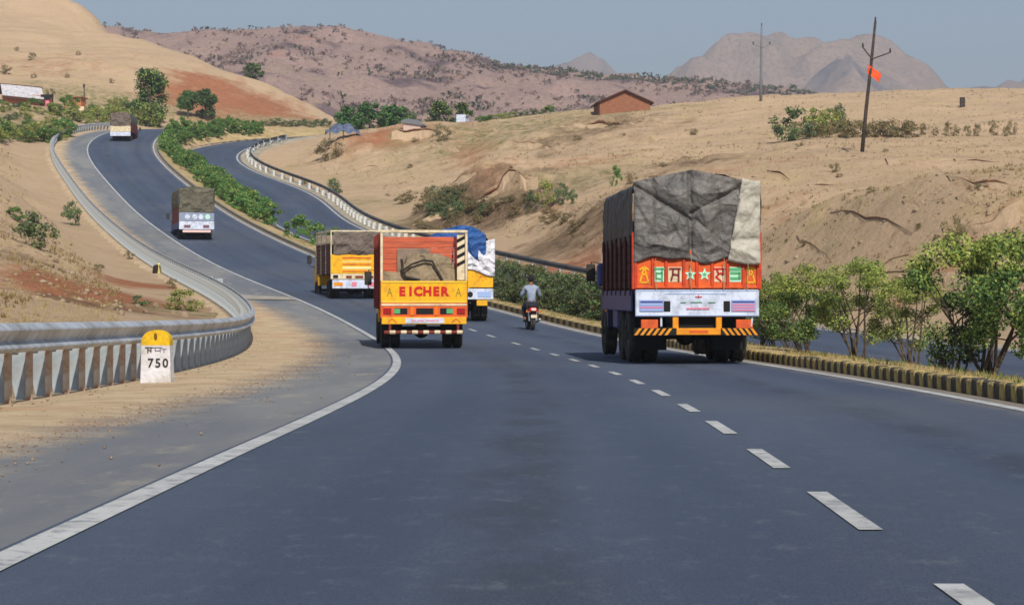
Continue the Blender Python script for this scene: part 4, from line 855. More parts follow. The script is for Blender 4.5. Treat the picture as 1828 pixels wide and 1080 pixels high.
# covered load
cg=empty('covered_load',(tx,ty,t.location.z),t.rotation_euler.z,label='crumpled khaki cloth heaped over the load inside the yellow open truck',cat='covered load')
rows=[]
for i in range(34):
    v=i/33; r=[]
    for j in range(50):
        u=j/49; x=-1.0+2.0*u; e=min(1,max(0,(x+.62)/.25))*min(1,(1.02-x)/.35)
        hgt=1.72+ (.18 if x<-.6 else .16+.50*e*(.85+.15*math.sin(x*3+1)))
        y_=.12+.9*v+.12*float(fbm(np.array([x*2.2]),np.array([v*3]),4,8)[0])
        z_=1.14+(hgt-1.14)*min(1,v*2.6)**.8+.09*float(fbm(np.array([x*3]),np.array([v*4.]),4,9)[0])
        r.append((x,y_,z_))
    rows.append(r)
m=MB(); m.grid(rows); m.f=[f[::-1] for f in m.f]; m.build('cloth',P_SACK,cg,smooth=True)
m=MB(); m.tube([(-.52,.32,1.95),(-.3,.3,2.12),(0,.32,2.22),(.22,.3,2.2),(.32,.25,2.0),(.48,.2,1.72)],.028,6); m.tube([(-.55,.3,2.25),(-.52,.28,1.95),(-.45,.25,1.8),(-.1,.2,1.72)],.035,6); m.build('rope',P_DARK,cg)
# ---- yellow truck behind on the left
def mid_truck(px,d,hw,L,zt,label,rear_cfg,dh=0.,zb=None):
    x=(px-CX)/F*d
    t=truck_base('cargo_truck',label,x,d,head(ML,MS,s_at(ML,MS,d+2))+dh); return t
t=mid_truck(636,97.5,1.13,4.8,3.0,'yellow truck with a brown tarpaulin and cream side rails, left of the red-lettered truck',None)
hw=1.12;L=4.6
chassis(t,L,1.4,.42,2.1,zf=.8,cabL=1.5,cabw=2.0,cabh=2.2,cabm=P_YEL)
m=MB(); m.box(-hw,hw,-.02,.05,1.12,1.95,.012); m.build('tailgate',P_YEL,t)
m=MB(); m.box(-.62,.66,-.035,-.018,1.78,1.83); m.box(-.62,.66,-.035,-.018,1.50,1.54); m.box(-.62,.66,-.035,-.018,1.2,1.24); m.build('painted_line',P_ORANGE,t)
m=MB(); m.box(-.62,.66,-.035,-.018,1.62,1.66); m.box(-.6,.64,-.035,-.018,1.32,1.42); m.build('painted_line',mat('pale_yellow',srgb(232,216,150),.6),t)
m=MB(); m.box(-hw,hw,-.02,.05,.88,1.11,.01); m.build('lamp_panel',P_CREAM,t)
for a,b in((-.45,-.2),(-.05,.3),(.5,.75)): m=MB(); m.box(a,b,-.035,-.015,.92,1.03,.004); m.build('lamp_recess',P_MAROON,t)
m=MB(); m.box(-1.02,-.8,-.04,-.015,.92,1.06,.01); m.build('tail_lamp',P_BLACK,t); m=MB(); m.box(.82,1.04,-.04,-.015,.92,1.06,.01); m.build('tail_lamp',P_LAMPR,t)
m=MB(); m.box(-hw+.06,hw-.02,-.08,.02,.47,.85,.015); m.build('rear_bumper',P_WHITE,t); m=MB(); m.box(-1.0,-.6,-.09,-.078,.58,.74,.004); m.build('number_plate',P_AMB,t)
m=MB(); m.box(-.2,0,-.09,-.078,.55,.76,.004); m.box(.5,.8,-.09,-.078,.55,.76,.004); m.build('bumper_mark',P_PINK,t)
for s_ in(-1,1):
    a,b=sorted((s_*(hw-.04),s_*hw))
    for k in range(8): m=MB(); m.box(a,b,.05,L,1.12+k*.165,1.12+k*.165+.155,.006); m.build('side_board',P_MAROON_SH,t)
    for z_ in(2.46,2.93): m=MB(); m.box(a-.01,b+.01,.0,L,z_,z_+.07,.008); m.build('side_rail',P_CREAM,t)
    for yy in(0.,1.5,3.,L-.08): m=MB(); m.box(a-.005,b+.005,yy,yy+.08,1.1,2.94,.008); m.build('side_post',P_CREAM,t)
m=MB(); m.box(-hw,hw,-.01,.06,2.93,3.0,.01); m.build('top_rail',P_CREAM,t)
m=MB(); m.box(-hw+.05,hw-.05,L-.05,L,1.1,2.9,.01); m.build('bulkhead',P_GREY,t)
tarp_sheet(t,'rear_tarpaulin',P_TARPB,-1.0,1.1,lambda x:1.93-.03*math.sin(x*5),lambda x:2.93+.03*math.sin(x*3),-.03,30,24,.03,[(-.9,2.4,1.,2.45,.03,.04)],14,.04)
m=MB(); m.box(-.98,1.06,.06,L-.3,1.15,2.4,.05); m.build('load',P_TARPB,t)
# ---- truck with blue tarpaulin, partly hidden
d=79.; x=(882-CX)/F*d-1.13
t=truck_base('cargo_truck','yellow and white truck under blue and white tarpaulins, mostly hidden behind the red-lettered truck',x,d,head(ML,MS,s_at(ML,MS,d+2)))
hw=1.11;L=5.2
chassis(t,L,1.5,.46,2.15,zf=.85,cabL=1.5,cabw=2.1,cabh=2.4,cabm=P_YEL)
m=MB(); m.box(-hw,hw,-.02,.05,1.22,1.95,.012); m.build('tailgate',P_YEL,t)
strokes(t,'painted_motif',.72,-.03,1.6,.3,.3,[(-.5,-.5,0,.5),(0,.5,.5,-.3),(-.3,0,.4,.1)],.04,P_AMB)
m=MB(); m.box(-hw,hw,-.06,.02,.80,1.18,.012); m.build('rear_beam',P_WHITE,t)
m=MB(); m.box(.55,1.02,-.075,-.058,.88,1.08,.004); m.build('reflector_panel',P_LBLUE,t); m=MB(); m.cyl((.28,-.08,.98),(.28,-.05,.98),.1,n=12); m.build('tail_lamp',P_BLACK,t)
m=MB(); m.cyl((-.9,-.08,.98),(-.9,-.05,.98),.1,n=12); m.build('tail_lamp',P_BLACK,t)
m=MB(); m.box(.52,.9,-.03,0,.58,.78,.006); m.build('number_plate',P_YEL,t)
for s_ in(-1,1):
    a,b=sorted((s_*(hw-.04),s_*hw)); m=MB(); m.box(a,b,.05,L,1.2,2.3,.008); m.build('side_wall',P_YEL,t)
tarp_hull(t,'blue_tarpaulin',P_TARPBL,.9,L-.1,2.3,2.95,3.42,-.02,.04,6)
tarp_sheet(t,'white_tarpaulin',P_TARPW,-1.14,1.16,lambda x:1.72+.12*math.sin(x*4+.5),lambda x:2.62+.1*abs(x),-.06,40,30,.05,[(.3,2.6,.8,1.8,-.04,.05)],24,.08)
tarp_sheet(t,'blue_tarpaulin_flap',P_TARPBL,-.9,.84,lambda x:2.62-.55*max(0,1-abs(x-.55)/.45)+.0*x,lambda x:3.40-.5*abs(x)**2.2,-.12,40,30,.05,[(.5,3.4,.6,2.4,-.05,.05)],28,.06)
tarp_sheet(t,'white_tarpaulin_edge',P_TARPW,.82,1.16,lambda x:1.9,lambda x:2.85-.9*(x-.82)*-.3,-.1,12,26,.04,[],31,.03)
# ---- distant truck on the climb
d=147.5; x=(351-CX)/F*d
t=truck_base('cargo_truck','distant truck with an olive tarpaulin and white rear panel climbing the hill',x,d,head(ML,MS,s_at(ML,MS,d+2))-.02)
hw=1.15;L=5.4
chassis(t,L,1.5,.47,2.2,zf=.85,cabL=1.6,cabw=2.1,cabh=2.4,cabm=P_BLUE)
m=MB(); m.box(-hw,hw,-.02,.05,1.28,1.85,.012); m.build('tailgate',mat('pale_grey_blue',srgb(132,142,162),.6),t)
for k,xx in enumerate((-.6,-.12,.28,.72)): m=MB(); m.cyl((xx,-.03,1.56),(xx,-.015,1.56),.17,n=16); m.build('painted_disc',P_WHITE if k<3 else P_MINT,t)
m=MB(); m.box(-hw,hw,-.06,.02,.72,1.26,.012); m.build('rear_beam',P_WHITE,t)
for s_ in(-1,1): m=MB(); m.box(s_*.62-.2,s_*.62+.2,-.075,-.055,.82,1.02,.006); m.build('tail_lamp',mat('lamp_dusky',srgb(112,82,88),.5),t)
m=MB(); m.box(-.92,.92,-.1,-.04,.52,.68,.015); m.build('bumper_bar',mat('pale_pink',srgb(226,190,184),.6),t)
for s_ in(-1,1):
    a,b=sorted((s_*(hw-.04),s_*hw)); m=MB(); m.box(a,b,.05,L,1.2,2.4,.008); m.build('side_wall',P_MAROON,t)
    m=MB(); m.box(a,b,.4,L-.2,.8,1.2,.01); m.build('side_skirt',P_BLUE,t)
tarp_hull(t,'load_tarpaulin',P_TARPO,1.14,L-.1,2.2,3.42,3.55,-.02,.03,16,20,24)
tarp_sheet(t,'rear_tarpaulin',P_TARPO,-1.16,1.16,lambda x:1.82,lambda x:3.42+.13*max(0,1-abs(x)/1.1),-.03,30,26,.035,[(-.3,3.4,-.2,1.9,-.03,.05)],34,.03)
# ---- farthest truck at the top bend
d=247.; x=(215-CX)/F*d
t=truck_base('cargo_truck','farthest truck, grey tarpaulin over a dusty white body, rounding the top bend',x,d,head(ML,MS,s_at(ML,MS,d))-.1)
hw=1.12;L=4.6
chassis(t,L,1.4,.45,2.1,zf=.8,cabL=1.5,cabw=2.0,cabh=2.2,cabm=P_MAROON)
m=MB(); m.box(-hw,hw,-.02,.05,1.1,1.75,.012); m.build('tailgate',P_CREAM,t)
m=MB(); m.box(-hw,hw,-.06,.02,.62,1.08,.012); m.build('rear_beam',P_WHITE,t)
for s_ in(-1,1):
    a,b=sorted((s_*(hw-.04),s_*hw)); m=MB(); m.box(a,b,.05,L,1.1,2.2,.008); m.build('side_wall',P_MAROON,t)
tarp_hull(t,'load_tarpaulin',P_TARP,1.1,L-.1,2.1,3.1,3.3,-.02,.03,19,16,16)
tarp_sheet(t,'rear_tarpaulin',P_TARPB,-1.12,1.12,lambda x:1.72,lambda x:3.1+.2*max(0,1-abs(x)/1.1),-.03,16,14,.035,[],35,.03)
# ------------------------------------------------------------ kilometre stone
z=hz(-4.97,31.4)+.09
ks=empty('kilometre_stone',(-4.97,31.4,z),R_(-4),label='white kilometre stone with a yellow domed top reading 750 in front of the guardrail',cat='milestone')
def stone_prof(w0,w1,z0,z1,dome=False,n=14):
    if not dome: return [(-w0,z0),(w0,z0),(w1,z1),(-w1,z1)]
    return [(-w0,z0),(w0,z0)]+[(w1*math.cos(a),z1+(w1*.78)*math.sin(a)) for a in np.linspace(0,math.pi,n)]
M_KS=mat('stone_white',srgb(214,212,214),.85,c2=srgb(196,192,192),scale=6,dirt=srgb(160,146,126),dscale=4,bump=.3)
M_KSY=mat('stone_yellow',srgb(228,184,24),.8,c2=srgb(208,164,24),scale=6,dirt=srgb(150,120,50),dscale=5,bump=.3)
m=MB(); m.prism([(-.222,-.15),(.222,-.15),(.2,.565),(-.2,.565)],-.11,.11); m.build('body',M_KS,ks)
m=MB(); m.prism(stone_prof(.2,.2,.567,.625,True),-.11,.11); m.build('domed_cap',M_KSY,ks)
M_INK=mat('black_lettering',srgb(48,44,46),.8)
for i,ch in enumerate('750'): o=txt(ks,'numeral',ch,.175,-.07+i*.105,-.114,.315,M_INK,.003,.004,.95)
strokes(ks,'painted_letter',-.1,-.114,.5,.09,.07,[(-.5,.5,.6,.5),(-.1,.5,-.1,-.5),(-.1,.1,.3,-.1),(.4,.5,.4,-.4)],.014,M_INK,.006)
strokes(ks,'painted_letter',.02,-.114,.505,.12,.06,[(-.5,.5,.6,.5),(-.2,.5,-.2,-.2),(-.2,-.2,.3,-.2),(.4,.5,.4,-.5)],.012,mat('grey_ink',srgb(110,106,118),.8),.006)
strokes(ks,'painted_letter',.12,-.114,.49,.05,.05,[(-.5,.5,.6,.5),(0,.5,0,-.5)],.01,mat('grey_ink',srgb(110,106,118),.8),.006)
m=MB(); m.ball((.0,-.11,.69),(.024,.01,.055),10,8); m.build('emblem',mat('brown_ink',srgb(112,72,20),.8),ks)
# ------------------------------------------------------------ motorcycle and rider
d=72.5; bx=(951-CX)/F*d; bz=road_z(bx,d); bh=head(ML,MS,s_at(ML,MS,d))-.02
bike=empty('motorcycle',(bx,d,bz),bh,label='small red and black motorcycle being ridden along the right-hand edge of the road',cat='motorcycle')
def bwheel(y):
    h=MB(); h.cyl((-.06,y,.3),(.06,y,.3),.05,n=12); hh=h.build('wheel',P_CHROME,bike)
    t_=MB(); t_.lathe([(-.045,.24),(-.055,.27),(-.03,.298),(0,.305),(.03,.298),(.055,.27),(.045,.24)],(0,y,.3),'x',26); t_.build('tyre',P_TYRE,hh,smooth=True)
    t_=MB(); t_.lathe([(-.03,.245),(-.02,.225),(.02,.225),(.03,.245)],(0,y,.3),'x',24); t_.build('rim',P_CHROME,hh)
    sp=MB()
    for k in range(12): a=k*math.pi/6; sp.cyl((0,y+.04*math.cos(a),.3+.04*math.sin(a)),(0,y+.23*math.cos(a),.3+.23*math.sin(a)),.004,n=4)
    sp.build('spokes',P_CHROME,hh)
bwheel(.0); bwheel(1.27)
m=MB(); m.tube([(0,.05,.62),(0,.3,.66),(0,.75,.72),(0,1.0,.85),(0,.95,.9)],.03,8); m.tube([(0,.9,.8),(0,.85,.4),(0,.5,.32),(0,.45,.6)],.025,8); m.build('frame',P_BLACK,bike)
m=MB(); m.box(-.13,.13,.5,.82,.28,.52,.05); m.cyl((0,.75,.5),(0,.85,.66),.07,n=12); m.build('engine',P_RIM,bike)
m=MB(); m.ball((0,.75,.82),(.14,.26,.13),14,10); m.build('fuel_tank',P_RED,bike,smooth=True)
m=MB(); m.box(-.12,.12,-.12,.55,.72,.8,.035); m.build('seat',P_BLACK,bike)
m=MB(); m.box(-.13,.13,-.22,.35,.6,.73,.04); m.build('tail_panel',P_RED,bike)
m=MB(); m.box(-.08,.08,-.27,-.2,.62,.72,.02); m.build('tail_lamp',mat('lamp_white_red',srgb(236,190,180),.2),bike)
for s_ in(-1,1):
    m=MB(); m.tube([(s_*.1,-.2,.6),(s_*.2,-.22,.6)],.012,6); m.ball((s_*.22,-.22,.6),.032,8,6); m.build('indicator',P_LAMPO,bike)
    m=MB(); m.cyl((s_*.13,.05,.62),(s_*.11,-.0,.3),.025,n=8); m.build('shock_absorber',P_CHROME,bike)
    m=MB(); m.tube([(s_*.08,1.0,.9),(s_*.09,1.27,.3)],.02,8); m.build('fork_leg',P_CHROME,bike)
    m=MB(); m.tube([(s_*.28,.86,1.02),(s_*.3,.86,1.2)],.008,5); m.ball((s_*.31,.85,1.23),(.06,.02,.04),10,6); m.build('mirror',P_BLACK,bike)
    m=MB(); m.cyl((s_*.1,.5,.3),(s_*.26,.5,.3),.015,n=6); m.build('footpeg',P_BLACK,bike)
m=MB(); m.tube([(-.34,.82,.98),(-.2,.9,1.0),(0,.95,.96),(.2,.9,1.0),(.34,.82,.98)],.014,8); m.build('handlebar',P_BLACK,bike)
m=MB(); m.ball((0,1.08,.88),(.09,.08,.09)); m.build('headlamp',P_CHROME,bike,smooth=True)
m=MB(); m.tube([(.14,.7,.32),(.17,.4,.26),(.19,.0,.32),(.2,-.3,.36)],[.025,.03,.045,.045],10); m.build('exhaust',P_CHROME,bike,smooth=True)
m=MB(); m.grid([[(x_*.06,.30*math.cos(a)*1.1+.0,.3+.33*math.sin(a)) for x_ in(-1,0,1)] for a in np.linspace(.5,2.9,9)]); o=m.build('rear_mudguard',P_BLACK,bike); o.modifiers.new('t','SOLIDIFY').thickness=.01
m=MB(); m.box(-.1,.1,-.335,-.325,.4,.5,.003); m.build('number_plate',P_CREAM,bike)
def skin(name,joints,edges,m,parent,sub=2,root=0):
    me=bpy.data.meshes.new(name); me.from_pydata([j[:3] for j in joints],edges,[]); me.materials.append(m)
    o=bpy.data.objects.new(name,me); COL.objects.link(o); 
    if parent: o.parent=parent
    o.modifiers.new('s','SKIN'); 
    sv=me.skin_vertices[0].data
    for i,j in enumerate(joints): r=j[3]; r=(r,r) if not isinstance(r,tuple) else r; sv[i].radius=r; sv[i].use_root=(i==root)
    ss=o.modifiers.new('ss','SUBSURF'); ss.levels=ss.render_levels=sub
    me.polygons.foreach_set('use_smooth',[True]*len(me.polygons)); o.modifiers['s'].use_smooth_shade=True
    return o
SKIN=mat('skin_brown',srgb(128,84,62),.6); HAIR=mat('black_hair',srgb(20,18,18),.6,bump=.5,bscale=60); SHIRT=mat('pale_shirt',srgb(150,158,176),.85,c2=srgb(120,128,146),scale=5,bump=.5,bscale=9); TROU=mat('dark_trousers',srgb(46,48,58),.9,c2=srgb(34,36,44),scale=5,bump=.4,bscale=12)
rd=empty('person',(bx,d,bz),bh,label='person in a pale shirt and dark trousers riding the motorcycle',cat='person')
J=[(0,.32,.88,.12),(0,.34,1.05,.11),(0,.38,1.25,.12),(0,.42,1.40,.09),(0,.45,1.50,.055),(0,.47,1.58,.075),(0,.48,1.68,.085),(0,.48,1.74,.06)]
E_=[(i,i+1) for i in range(7)]
def limb(parent_i,pts):
    p=parent_i
    for q in pts: J.append(q); E_.append((p,len(J)-1)); p=len(J)-1
    return p
for s_ in(-1,1):
    hnd=limb(3,[(s_*.19,.43,1.37,.062),(s_*.29,.52,1.16,.042),(s_*.31,.70,1.04,.038),(s_*.29,.80,1.02,.03)])
    for k in range(4): limb(hnd,[(s_*(.25+.025*k),.845,1.025,.010),(s_*(.25+.025*k),.865,.985,.009),(s_*(.25+.025*k),.84,.962,.008)])
    limb(hnd,[(s_*.235,.81,.99,.011),(s_*.215,.83,.965,.009)])
    limb(0,[(s_*.1,.36,.84,.105),(s_*.2,.72,.74,.078),(s_*.2,.66,.55,.06),(s_*.18,.52,.36,.045),(s_*.18,.62,.31,.042),(s_*.18,.72,.31,.03)])
body=skin('body',J,E_,SKIN,rd)
Js=[(0,.32,.86,.15),(0,.34,1.02,.15),(0,.38,1.22,.155),(0,.42,1.37,.13),(0,.445,1.50,.075)];Es=[(0,1),(1,2),(2,3),(3,4)]
for s_ in(-1,1): b=len(Js); Js+=[(s_*.19,.43,1.36,.085),(s_*.29,.52,1.16,.072),(s_*.305,.64,1.08,.06)]; Es+=[(3,b),(b,b+1),(b+1,b+2)]
skin('shirt',Js,Es,SHIRT,rd)
Jt=[(0,.32,.84,.15)];Et=[]
for s_ in(-1,1): b=len(Jt); Jt+=[(s_*.1,.36,.82,.125),(s_*.2,.72,.74,.098),(s_*.2,.66,.55,.082),(s_*.18,.54,.40,.07)]; Et+=[(0,b),(b,b+1),(b+1,b+2),(b+2,b+3)]
skin('trousers',Jt,Et,TROU,rd)
for s_ in(-1,1): m=MB(); m.ball((s_*.18,.64,.295),(.05,.14,.045),12,8); m.build('shoe',P_BLACK,rd,smooth=True)
m=MB(); m.ball((0,.455,1.675),(.098,.105,.13),16,12); m.build('hair',HAIR,rd,smooth=True)
for s_ in(-1,1): m=MB(); m.ball((s_*.095,.50,1.65),(.014,.022,.032),8,6); m.build('ear',SKIN,rd,smooth=True)
m=MB(); m.ball((0,.572,1.65),(.014,.02,.022),8,6); m.build('nose',SKIN,rd)
for s_ in(-1,1): m=MB(); m.ball((s_*.032,.556,1.675),.012,8,6); m.build('eye',P_BLACK,rd)
m=MB(); m.ball((0,.556,1.61),(.025,.008,.007),8,6); m.build('mouth',P_MAROON,rd)
# ------------------------------------------------------------ vegetation
def leafmat(n,c,c2): return mat(n,c,.75,c2=c2,scale=1.6,objrand=.16,trans=.22,spec=.2)
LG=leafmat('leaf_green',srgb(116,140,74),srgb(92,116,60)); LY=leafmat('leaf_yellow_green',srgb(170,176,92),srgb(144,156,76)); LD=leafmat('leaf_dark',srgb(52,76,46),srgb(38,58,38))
LB=leafmat('leaf_bright',srgb(88,132,70),srgb(66,110,58)); LGR=leafmat('leaf_grey_green',srgb(116,124,96),srgb(90,98,74)); LBR=leafmat('leaf_dry',srgb(132,112,74),srgb(98,78,52)); LST=leafmat('leaf_straw',srgb(168,148,96),srgb(136,118,74))
STEM=mat('bark',srgb(92,80,66),.95,c2=srgb(66,56,46),scale=8,bump=.5); STEMD=mat('dark_stem',srgb(62,54,44),.95,c2=srgb(44,38,32),scale=8)
def leaf_arrays(rg,centers,rads,n,ls,up=.3):
    k=rg.integers(0,len(centers),n); c=np.array(centers)[k]; r=np.array(rads)[k]
    v=rg.normal(size=(n,3)); v/=np.linalg.norm(v,axis=1)[:,None]; rad=rg.random(n)**.45
    p=c+v*(r*rad[:,None]); a=rg.normal(size=(n,3))+v*.7; a[:,2]+=up; a/=np.linalg.norm(a,axis=1)[:,None]
    b=np.cross(a,rg.normal(size=(n,3))); b/=np.linalg.norm(b,axis=1)[:,None]; c2=np.cross(a,b)
    s=ls*(.6+.8*rg.random(n))[:,None]
    return np.stack([p-b*s*.5,p+c2*s*.28,p+b*s*.5,p-c2*s*.28],1).reshape(-1,3)
def crown(name,seed,h,wd,z0,ncl,n,ls,mats,wts,clr=(.24,.42),flat=1.,topm=None):
    """leafy crown: leaf faces gathered into clumps spread through an uneven volume"""
    rg=np.random.default_rng(seed); cs=[];rs=[]
    for i in range(ncl):
        a=rg.random()*2*math.pi; q=rg.random()**.5; t=rg.random(); zz=z0+(h-z0)*t
        e=math.sin(math.pi*(.12+.80*t))**.7
        cs.append((math.cos(a)*q*wd*.5*e,math.sin(a)*q*wd*.5*e,zz-(h-z0)*.08*q)); r=rg.uniform(*clr)*h/2; rs.append((r,r,r*.75*flat))
    V=leaf_arrays(rg,cs,rs,n,ls); V[:,2]=np.maximum(V[:,2],.02)
    Fq=np.arange(len(V)).reshape(-1,4); mi=rg.choice(len(mats),size=n,p=wts)
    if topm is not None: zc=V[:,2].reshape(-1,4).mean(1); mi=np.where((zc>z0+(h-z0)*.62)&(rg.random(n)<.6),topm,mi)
    return nparr_mesh(name,V,Fq,mats,attr=None,midx=mi),cs
def stems(seed,cs,k,r0,m=STEM,base=.12):
    rg=random.Random(seed); mb=MB(); 
    for i in range(k):
        c=cs[rg.randrange(len(cs))]; b=(rg.uniform(-base,base),rg.uniform(-base,base),-.1); mid=((b[0]+c[0])*.42+rg.uniform(-.08,.08),(b[1]+c[1])*.42+rg.uniform(-.08,.08),c[2]*.55)
        mb.tube([b,mid,c],[r0,r0*.7,r0*.25],5)
        for q in range(2):
            c2=cs[rg.randrange(len(cs))]; 
            if (Vector(c2)-Vector(mid)).length<1.2*max(c[2],.5): mb.tube([mid,((mid[0]+c2[0])/2,(mid[1]+c2[1])/2,(mid[2]+c2[2])/2+.05),c2],[r0*.5,r0*.35,r0*.15],4)
    return mb.mesh('stems',m)
def plant(name,kind,loc,rz,sc,label,cat,group=None):
    cm,sm=kind; e=empty(name,loc,rz,label=label,cat=cat,group=group); e.scale=sc if isinstance(sc,tuple) else (sc,)*3
    inst('foliage',cm,e); inst('stems',sm,e); return e
def mk(seed,h,wd,z0,ncl,n,ls,mats,wts,k=9,r0=.03,topm=None,sm=STEM,**kw):
    c,cs=crown('foliage',seed,h,wd,z0,ncl,n,ls,mats,wts,topm=topm,**kw); return c,stems(seed,cs,k,r0,sm)
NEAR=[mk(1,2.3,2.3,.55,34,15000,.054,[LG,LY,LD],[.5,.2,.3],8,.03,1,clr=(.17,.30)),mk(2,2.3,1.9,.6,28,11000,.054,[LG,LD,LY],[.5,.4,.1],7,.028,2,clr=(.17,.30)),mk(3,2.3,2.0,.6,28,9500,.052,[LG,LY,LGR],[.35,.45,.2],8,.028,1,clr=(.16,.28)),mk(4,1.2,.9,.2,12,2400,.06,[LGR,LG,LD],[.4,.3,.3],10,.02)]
ROWB=[mk(11+i,1.85,1.5,.15,22,3000,.085,[LGR,LG,LD,LBR],[.34,.26,.3,.1],12,.022,sm=STEMD) for i in range(3)]
HEDGE=[crown('shrub',21+i,1.75,2.3,.05,20,1900,.15,[LB,LG,LY],[.55,.3,.15])[0] for i in range(4)]
BUSH=[crown('bush',31+i,1.3,1.6,.0,20,1300,.12,[LGR,LG,LD],[.5,.35,.15],clr=(.3,.55))[0] for i in range(3)]
DRY=[crown('bush',41+i,1.2,1.5,.0,20,900,.11,[LBR,LST,LGR],[.5,.2,.3],clr=(.3,.55))[0] for i in range(3)]
YEL=[crown('bush',51+i,1.6,2.0,.0,22,1500,.14,[LY,LG,LST],[.5,.3,.2],clr=(.3,.55))[0] for i in range(2)]
def med_pt(d,f=.5):
    s=s_at(ML,MS,d); a=at(ML,MN,MS,s,W1+.53); dd=np.hypot(OL[:,0]-a[0],OL[:,1]-a[1]); b=OL[int(dd.argmin())]-ON[int(dd.argmin())]*.5; p=a*(1-f)+b*f; return (p[0],p[1],p[2]+.1)
def med_px(px,f=.5):
    best=None
    for d in np.arange(25,75,.25):
        p=med_pt(d,f); q=abs(CX+p[0]/p[1]*F-px)
        if best is None or q<best[0]: best=(q,p)
    return best[1]
shr=[(1378,.62,1,.82,.95,'dark green median shrub immediately right of the orange truck'),(1443,.45,1,.85,1.0,'dark-stemmed green median shrub, second right of the orange truck'),(1530,.45,2,.93,1.12,'yellow-green open-stemmed median shrub, third right of the orange truck'),(1632,.5,3,.0,0,''),(1628,.5,2,.78,.9,'thin sparse median shrub between the yellow-green one and the biggest one'),(1705,.35,3,1.05,1.1,'low grey scraggly bush at the left foot of the biggest median shrub'),(1768,.45,0,1.02,1.16,'biggest and bushiest median shrub, tallest at the right edge of the photo'),(1850,.5,1,1.0,1.1,'green median shrub cut by the right edge of the photo')]
for i,(px,f,k,sz,sw,lb) in enumerate(shr):
    if sz<=0: continue
    p=med_px(px,f); plant('median_shrub',NEAR[k],p,rnd.uniform(0,6.28),(sw*.93,sw*.93,sz*1.05),lb,'shrub')
for i,d in enumerate([55,58.5]): 
    plant('median_shrub',NEAR[1],med_pt(d,.6),i*2.,(.8,.8,.8),['green median shrub partly hidden by the right side of the orange truck','green median shrub wholly behind the orange truck body'][i],'shrub')
d=62.; i=0
while d<104:
    plant('median_shrub',ROWB[i%3],med_pt(d,rnd.uniform(.38,.62)),rnd.uniform(0,6.28),(rnd.uniform(.85,1.15),)*2+(rnd.uniform(.78,1.05),),'grey-green shrub in the median row behind the motorcyclist','shrub','grey-green shrubs in the median row behind the motorcyclist'); d+=1.25; i+=1
for d,f,k,sc,lb in [(146.5,.55,1,.9,'small dark shrub on the median, left of the pair above the yellow truck'),(152,.45,0,1.0,'fuller green shrub on the median just above the brown-tarpaulin truck'),(168,.5,1,1.1,'round bush at the lower end of the long median hedge'),(172,.4,2,1.25,'spreading dark bush joining the foot of the long median hedge'),(175,.7,0,1.15,'green bush on the far side at the foot of the long median hedge'),(142,.6,0,.9,'green shrub on the median behind the brown-tarpaulin truck')]:
    inst('median_shrub',HEDGE[k],None,med_pt(d,f),(0,0,rnd.uniform(0,6)),(sc,)*3,label=lb,cat='shrub')
s=s_at(ML,MS,178); i=0
while at(ML,MN,MS,s,W1+2)[1]<284 and s<MS[-1]-22:
    a=at(ML,MN,MS,s,W1+.53); j=int(np.hypot(OL[:,0]-a[0],OL[:,1]-a[1]).argmin()); b=OL[j]-ON[j]*.5
    for f in(.36,.62):
        ff=f+rnd.uniform(-.1,.1); p=a*(1-ff)+b*ff; sc=rnd.uniform(.85,1.15)
        inst('hedge_shrub',HEDGE[i%4],None,(p[0],p[1],p[2]+.05),(0,0,rnd.uniform(0,6)),(sc*.82,sc*.82,sc*rnd.uniform(.75,1.15)),label='bright green shrub of the long dense hedge on the upper median',cat='shrub',group='shrubs of the long hedge on the upper median'); i+=1
    s+=1.7
def gpl(px,py,d0=20,dz=-.05): p=site(px,py,d0); return Vector((p.x,p.y,p.z+dz))
def sc_at(p,pxh,mh): return pxh*p.y/F/mh
def bush_at(px,py,pxh,lib,label,name='bush',wid=1.,d0=20,mh=1.3,cat='bush',group=None):
    p=gpl(px,py,d0); s_=sc_at(p,pxh,mh); return inst(name,lib[rnd.randrange(len(lib))],None,p,(0,0,rnd.uniform(0,6)),(s_*wid,s_*wid,s_),label=label,cat=cat,group=group)
HB=[NEAR[3]]
bush_at(62,442,62,BUSH,'grey-green bush on the sandy slope at far left, the larger of the pair',wid=1.0)
bush_at(27,394,26,HEDGE,'small bright green bush on the sandy slope above the grey-green one',mh=1.75,wid=1.)
bush_at(130,403,42,BUSH,'thin sparse bush on the sandy slope near the road shoulder',wid=.7)
bush_at(330,555,40,YEL,'low yellow-green weeds on the sand just behind the guardrail bend',wid=1.3,mh=1.6,d0=45)
bush_at(250,545,20,BUSH,'low weeds among stones behind the kilometre stone',wid=1.5,d0=45)
bush_at(305,515,22,DRY,'dry tuft beside the leaning painted block',wid=1.,d0=45)
bush_at(232,465,20,DRY,'small dark dry tuft on the sand left of the leaning painted block',wid=.8,d0=45)
bush_at(175,485,16,DRY,'low dry tuft on the reddish bank at left',wid=1.4,d0=45)
bush_at(1412,252,62,BUSH,'tallest grey-green bush at the left end of the field hedge',wid=.95,mh=1.3)
bush_at(1452,244,48,YEL,'yellow-green bush, second in the field hedge',wid=1.,mh=1.6)
bush_at(1482,240,44,YEL,'yellow-green bush, third in the field hedge',wid=.9,mh=1.6)
bush_at(1502,236,50,BUSH,'dark upright bush, fourth in the field hedge just left of the near pole',wid=.6)
for px in range(1432,1640,15): bush_at(px+rnd.uniform(-4,4),246,rnd.uniform(24,36),DRY,'grey-brown dry bush in the low hedge row across the field',wid=1.1,mh=1.2,group='dry bushes of the field hedge row')
